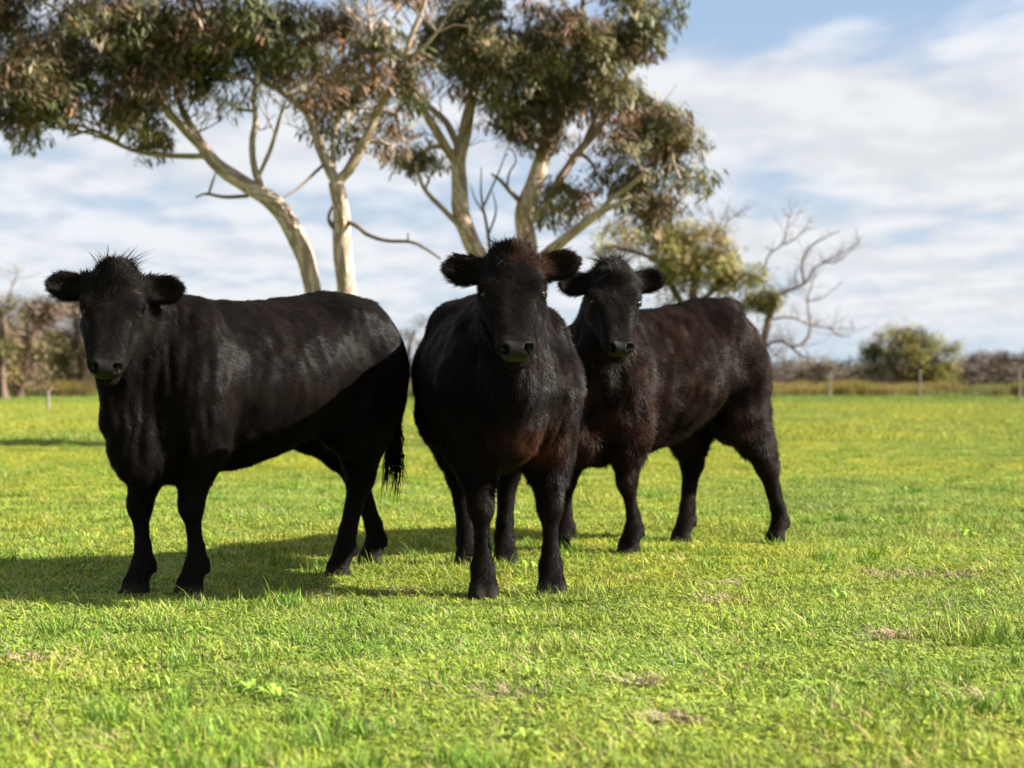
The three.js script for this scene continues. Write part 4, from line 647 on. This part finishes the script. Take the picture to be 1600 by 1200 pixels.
cow({ label: 'sleek black cow standing side-on with its rump in shadow and tail hanging', at: [-1.03, 7.87], heading: [-0.62, -0.97], wheelbase: 1.10, wide: 0.9, stations: STATIONS, seed: 51, brisket: 0.44, headSize: 0.93, hairs: 85000, coat: 0.022, curl: 0.22, fluff: 0.25, dark: 1, brown: 0.05,
  feet: { FL: [-1.235, 7.40], FR: [-1.45, 7.44], RL: [-0.735, 8.15], RR: [-0.635, 8.61] }, slim: 0.9, poll: [-1.463, 1.262, 7.08], face: 6, pitch: 28, roll: -2.5, earR: [0.0, 0.12, 0.5], earL: [0.12, -0.05, 0.35], tail: -0.06, lock: 100, lockLen: 0.95,
  rust: () => 0 });
cow({ label: 'black cow facing head-on between the other two, rusty brown on the chest', at: [-0.075, 8.0], heading: [0.13, -1.2], wheelbase: 1.18, wide: 0.93, stations: STATIONS, seed: 52, brisket: 0.54, headSize: 0.95, hairs: 90000, coat: 0.026, curl: 0.45, fluff: 0.4, dark: 1, brown: 0.12,
  feet: { FL: [0.153, 7.43], FR: [-0.11, 7.39], RL: [-0.03, 8.66], RR: [-0.2, 8.56] }, slim: 1.0, poll: [0.0, 1.325, 7.0], face: 1, pitch: 31, roll: 1.5, earR: [0.1, 0.1, 0.55], earL: [0.3, 0.02, 0.3], tail: 0, lock: 150, lockLen: 0.72,
  rust: (p, wb, a, b, c) => 2.6 * Math.exp(-(((p.y - 0.60) / 0.065) ** 2) - (((p.z + 0.08) / 0.11) ** 2)) * smooth(0.4, 0.6, p.x) * (0.5 + 0.5 * noise(p.x * 6, p.y * 6, p.z * 6)) + (a < 0.1 && a > -0.03 && b > -0.08 && c < 0.02 ? 0.5 : 0) });
cow({ label: 'shaggy black cow half hidden behind the head-on one, hind leg stretched back', at: [0.74, 9.66], heading: [-0.642, -0.766], wheelbase: 0.98, wide: 0.9, stations: STATIONS.map(([x, t, b, w, ...end]) => [x, t + 0.03 - 0.02 * x, b, w, ...end]), seed: 53, brisket: 0.42, headSize: 0.95, hairs: 85000, coat: 0.03, curl: 0.8, fluff: 0.5, dark: 1.05, brown: 0.24,
  feet: { FL: [0.57, 9.24], FR: [0.24, 9.34], RL: [1.38, 10.05], RR: [0.875, 9.9] }, slim: 1.03, poll: [0.475, 1.375, 8.9], face: 9, pitch: 27, roll: -1.5, earR: [-0.1, 0.05, 0.5], earL: [0.22, 0.02, 0.3], tail: -0.1, swish: 0.55, hump: 1, lock: 130, lockLen: 0.95,
  rust: (p) => 0.7 * Math.exp(-(((p.y - 0.62) / 0.12) ** 2)) * smooth(0.25, 0.5, p.x) * (0.5 + 0.5 * noise(p.x * 5, p.y * 5, p.z * 5)) });

// ------------------------------------------------------------------ dry clumps, divots and specks in the sward
{
  const strawMat = new THREE.MeshPhysicalMaterial({ vertexColors: true, roughness: 0.9, transmission: 0.2, thickness: 0, side: THREE.DoubleSide }), soilMat = new THREE.MeshStandardMaterial({ color: new THREE.Color().setRGB(0.055, 0.038, 0.026), roughness: 1 });
  const words = ['clump of dead pinkish grass in the shade behind the front feet of the side-on cow', 'dark divot of torn soil and grass between the side-on and head-on cows', 'dry brown grass clump in the open below the belly of the shaggy cow', 'small dry clump just below the brown one under the shaggy cow', 'long dry clump in the open pasture, the one nearer the shaggy cow', 'wide scatter of dry stalks farthest from the cattle', 'tiny brown clump in the foreground grass below the head-on cow', 'flattened straw clump in the nearest grass before the head-on cow', 'large brown clump of dead stalks in the nearest corner of the pasture', 'reddish bare patch with dead stalks in the near grass before the side-on cow', 'half hidden clump of dead grass lowest in the foreground', 'faint dry clump in the middle of the open near pasture'];
  BARE.forEach(([x, d, R], k) => {
    const r = rngOf(600 + k), t = thing('dry_clump', V(x, terrain(x, d), -d), words[k], 'dry grass', null), s = new Soup(), pink = r() < 0.6;
    for (let j = 0; j < 90; j++) {
      const a = r() * 6.283, q = R * r() * (0.6 + 0.9 * Math.abs(Math.sin(a * 1.5 + k))), az = r() * 6.283, h = (0.03 + 0.04 * r()), l = 0.03 + 0.05 * r(), c = pink ? [0.30, 0.20, 0.12] : [0.34, 0.26, 0.13], f = 0.5 + 0.7 * r(), b = V(Math.cos(a) * q * 1.3, 0, Math.sin(a) * q);
      s.ribbon([0, 0.5, 1].map((v) => b.clone().add(V(Math.cos(az) * l * v, h * (1.7 * v - v * v), Math.sin(az) * l * v))), V(-Math.sin(az), 0.2, Math.cos(az)), [0.004, 0.0036, 0.001], c.map((e) => e * f));
    }
    mesh('stalks', s.geo(), strawMat, t).userData.kind = 'stuff';
    const g = new THREE.IcosahedronGeometry(R * 0.36, 4), gp = g.attributes.position; for (let i = 0; i < gp.count; i++) { const n = 1 + 0.4 * noise(gp.getX(i) * 22, gp.getY(i) * 22, gp.getZ(i) * 22 + k); gp.setXYZ(i, gp.getX(i) * n * 1.2, gp.getY(i) * n * 0.3, gp.getZ(i) * n); } g.computeVertexNormals();
    mesh('soil', g, soilMat, t);
  });
}
renderer.render(scene, camera);
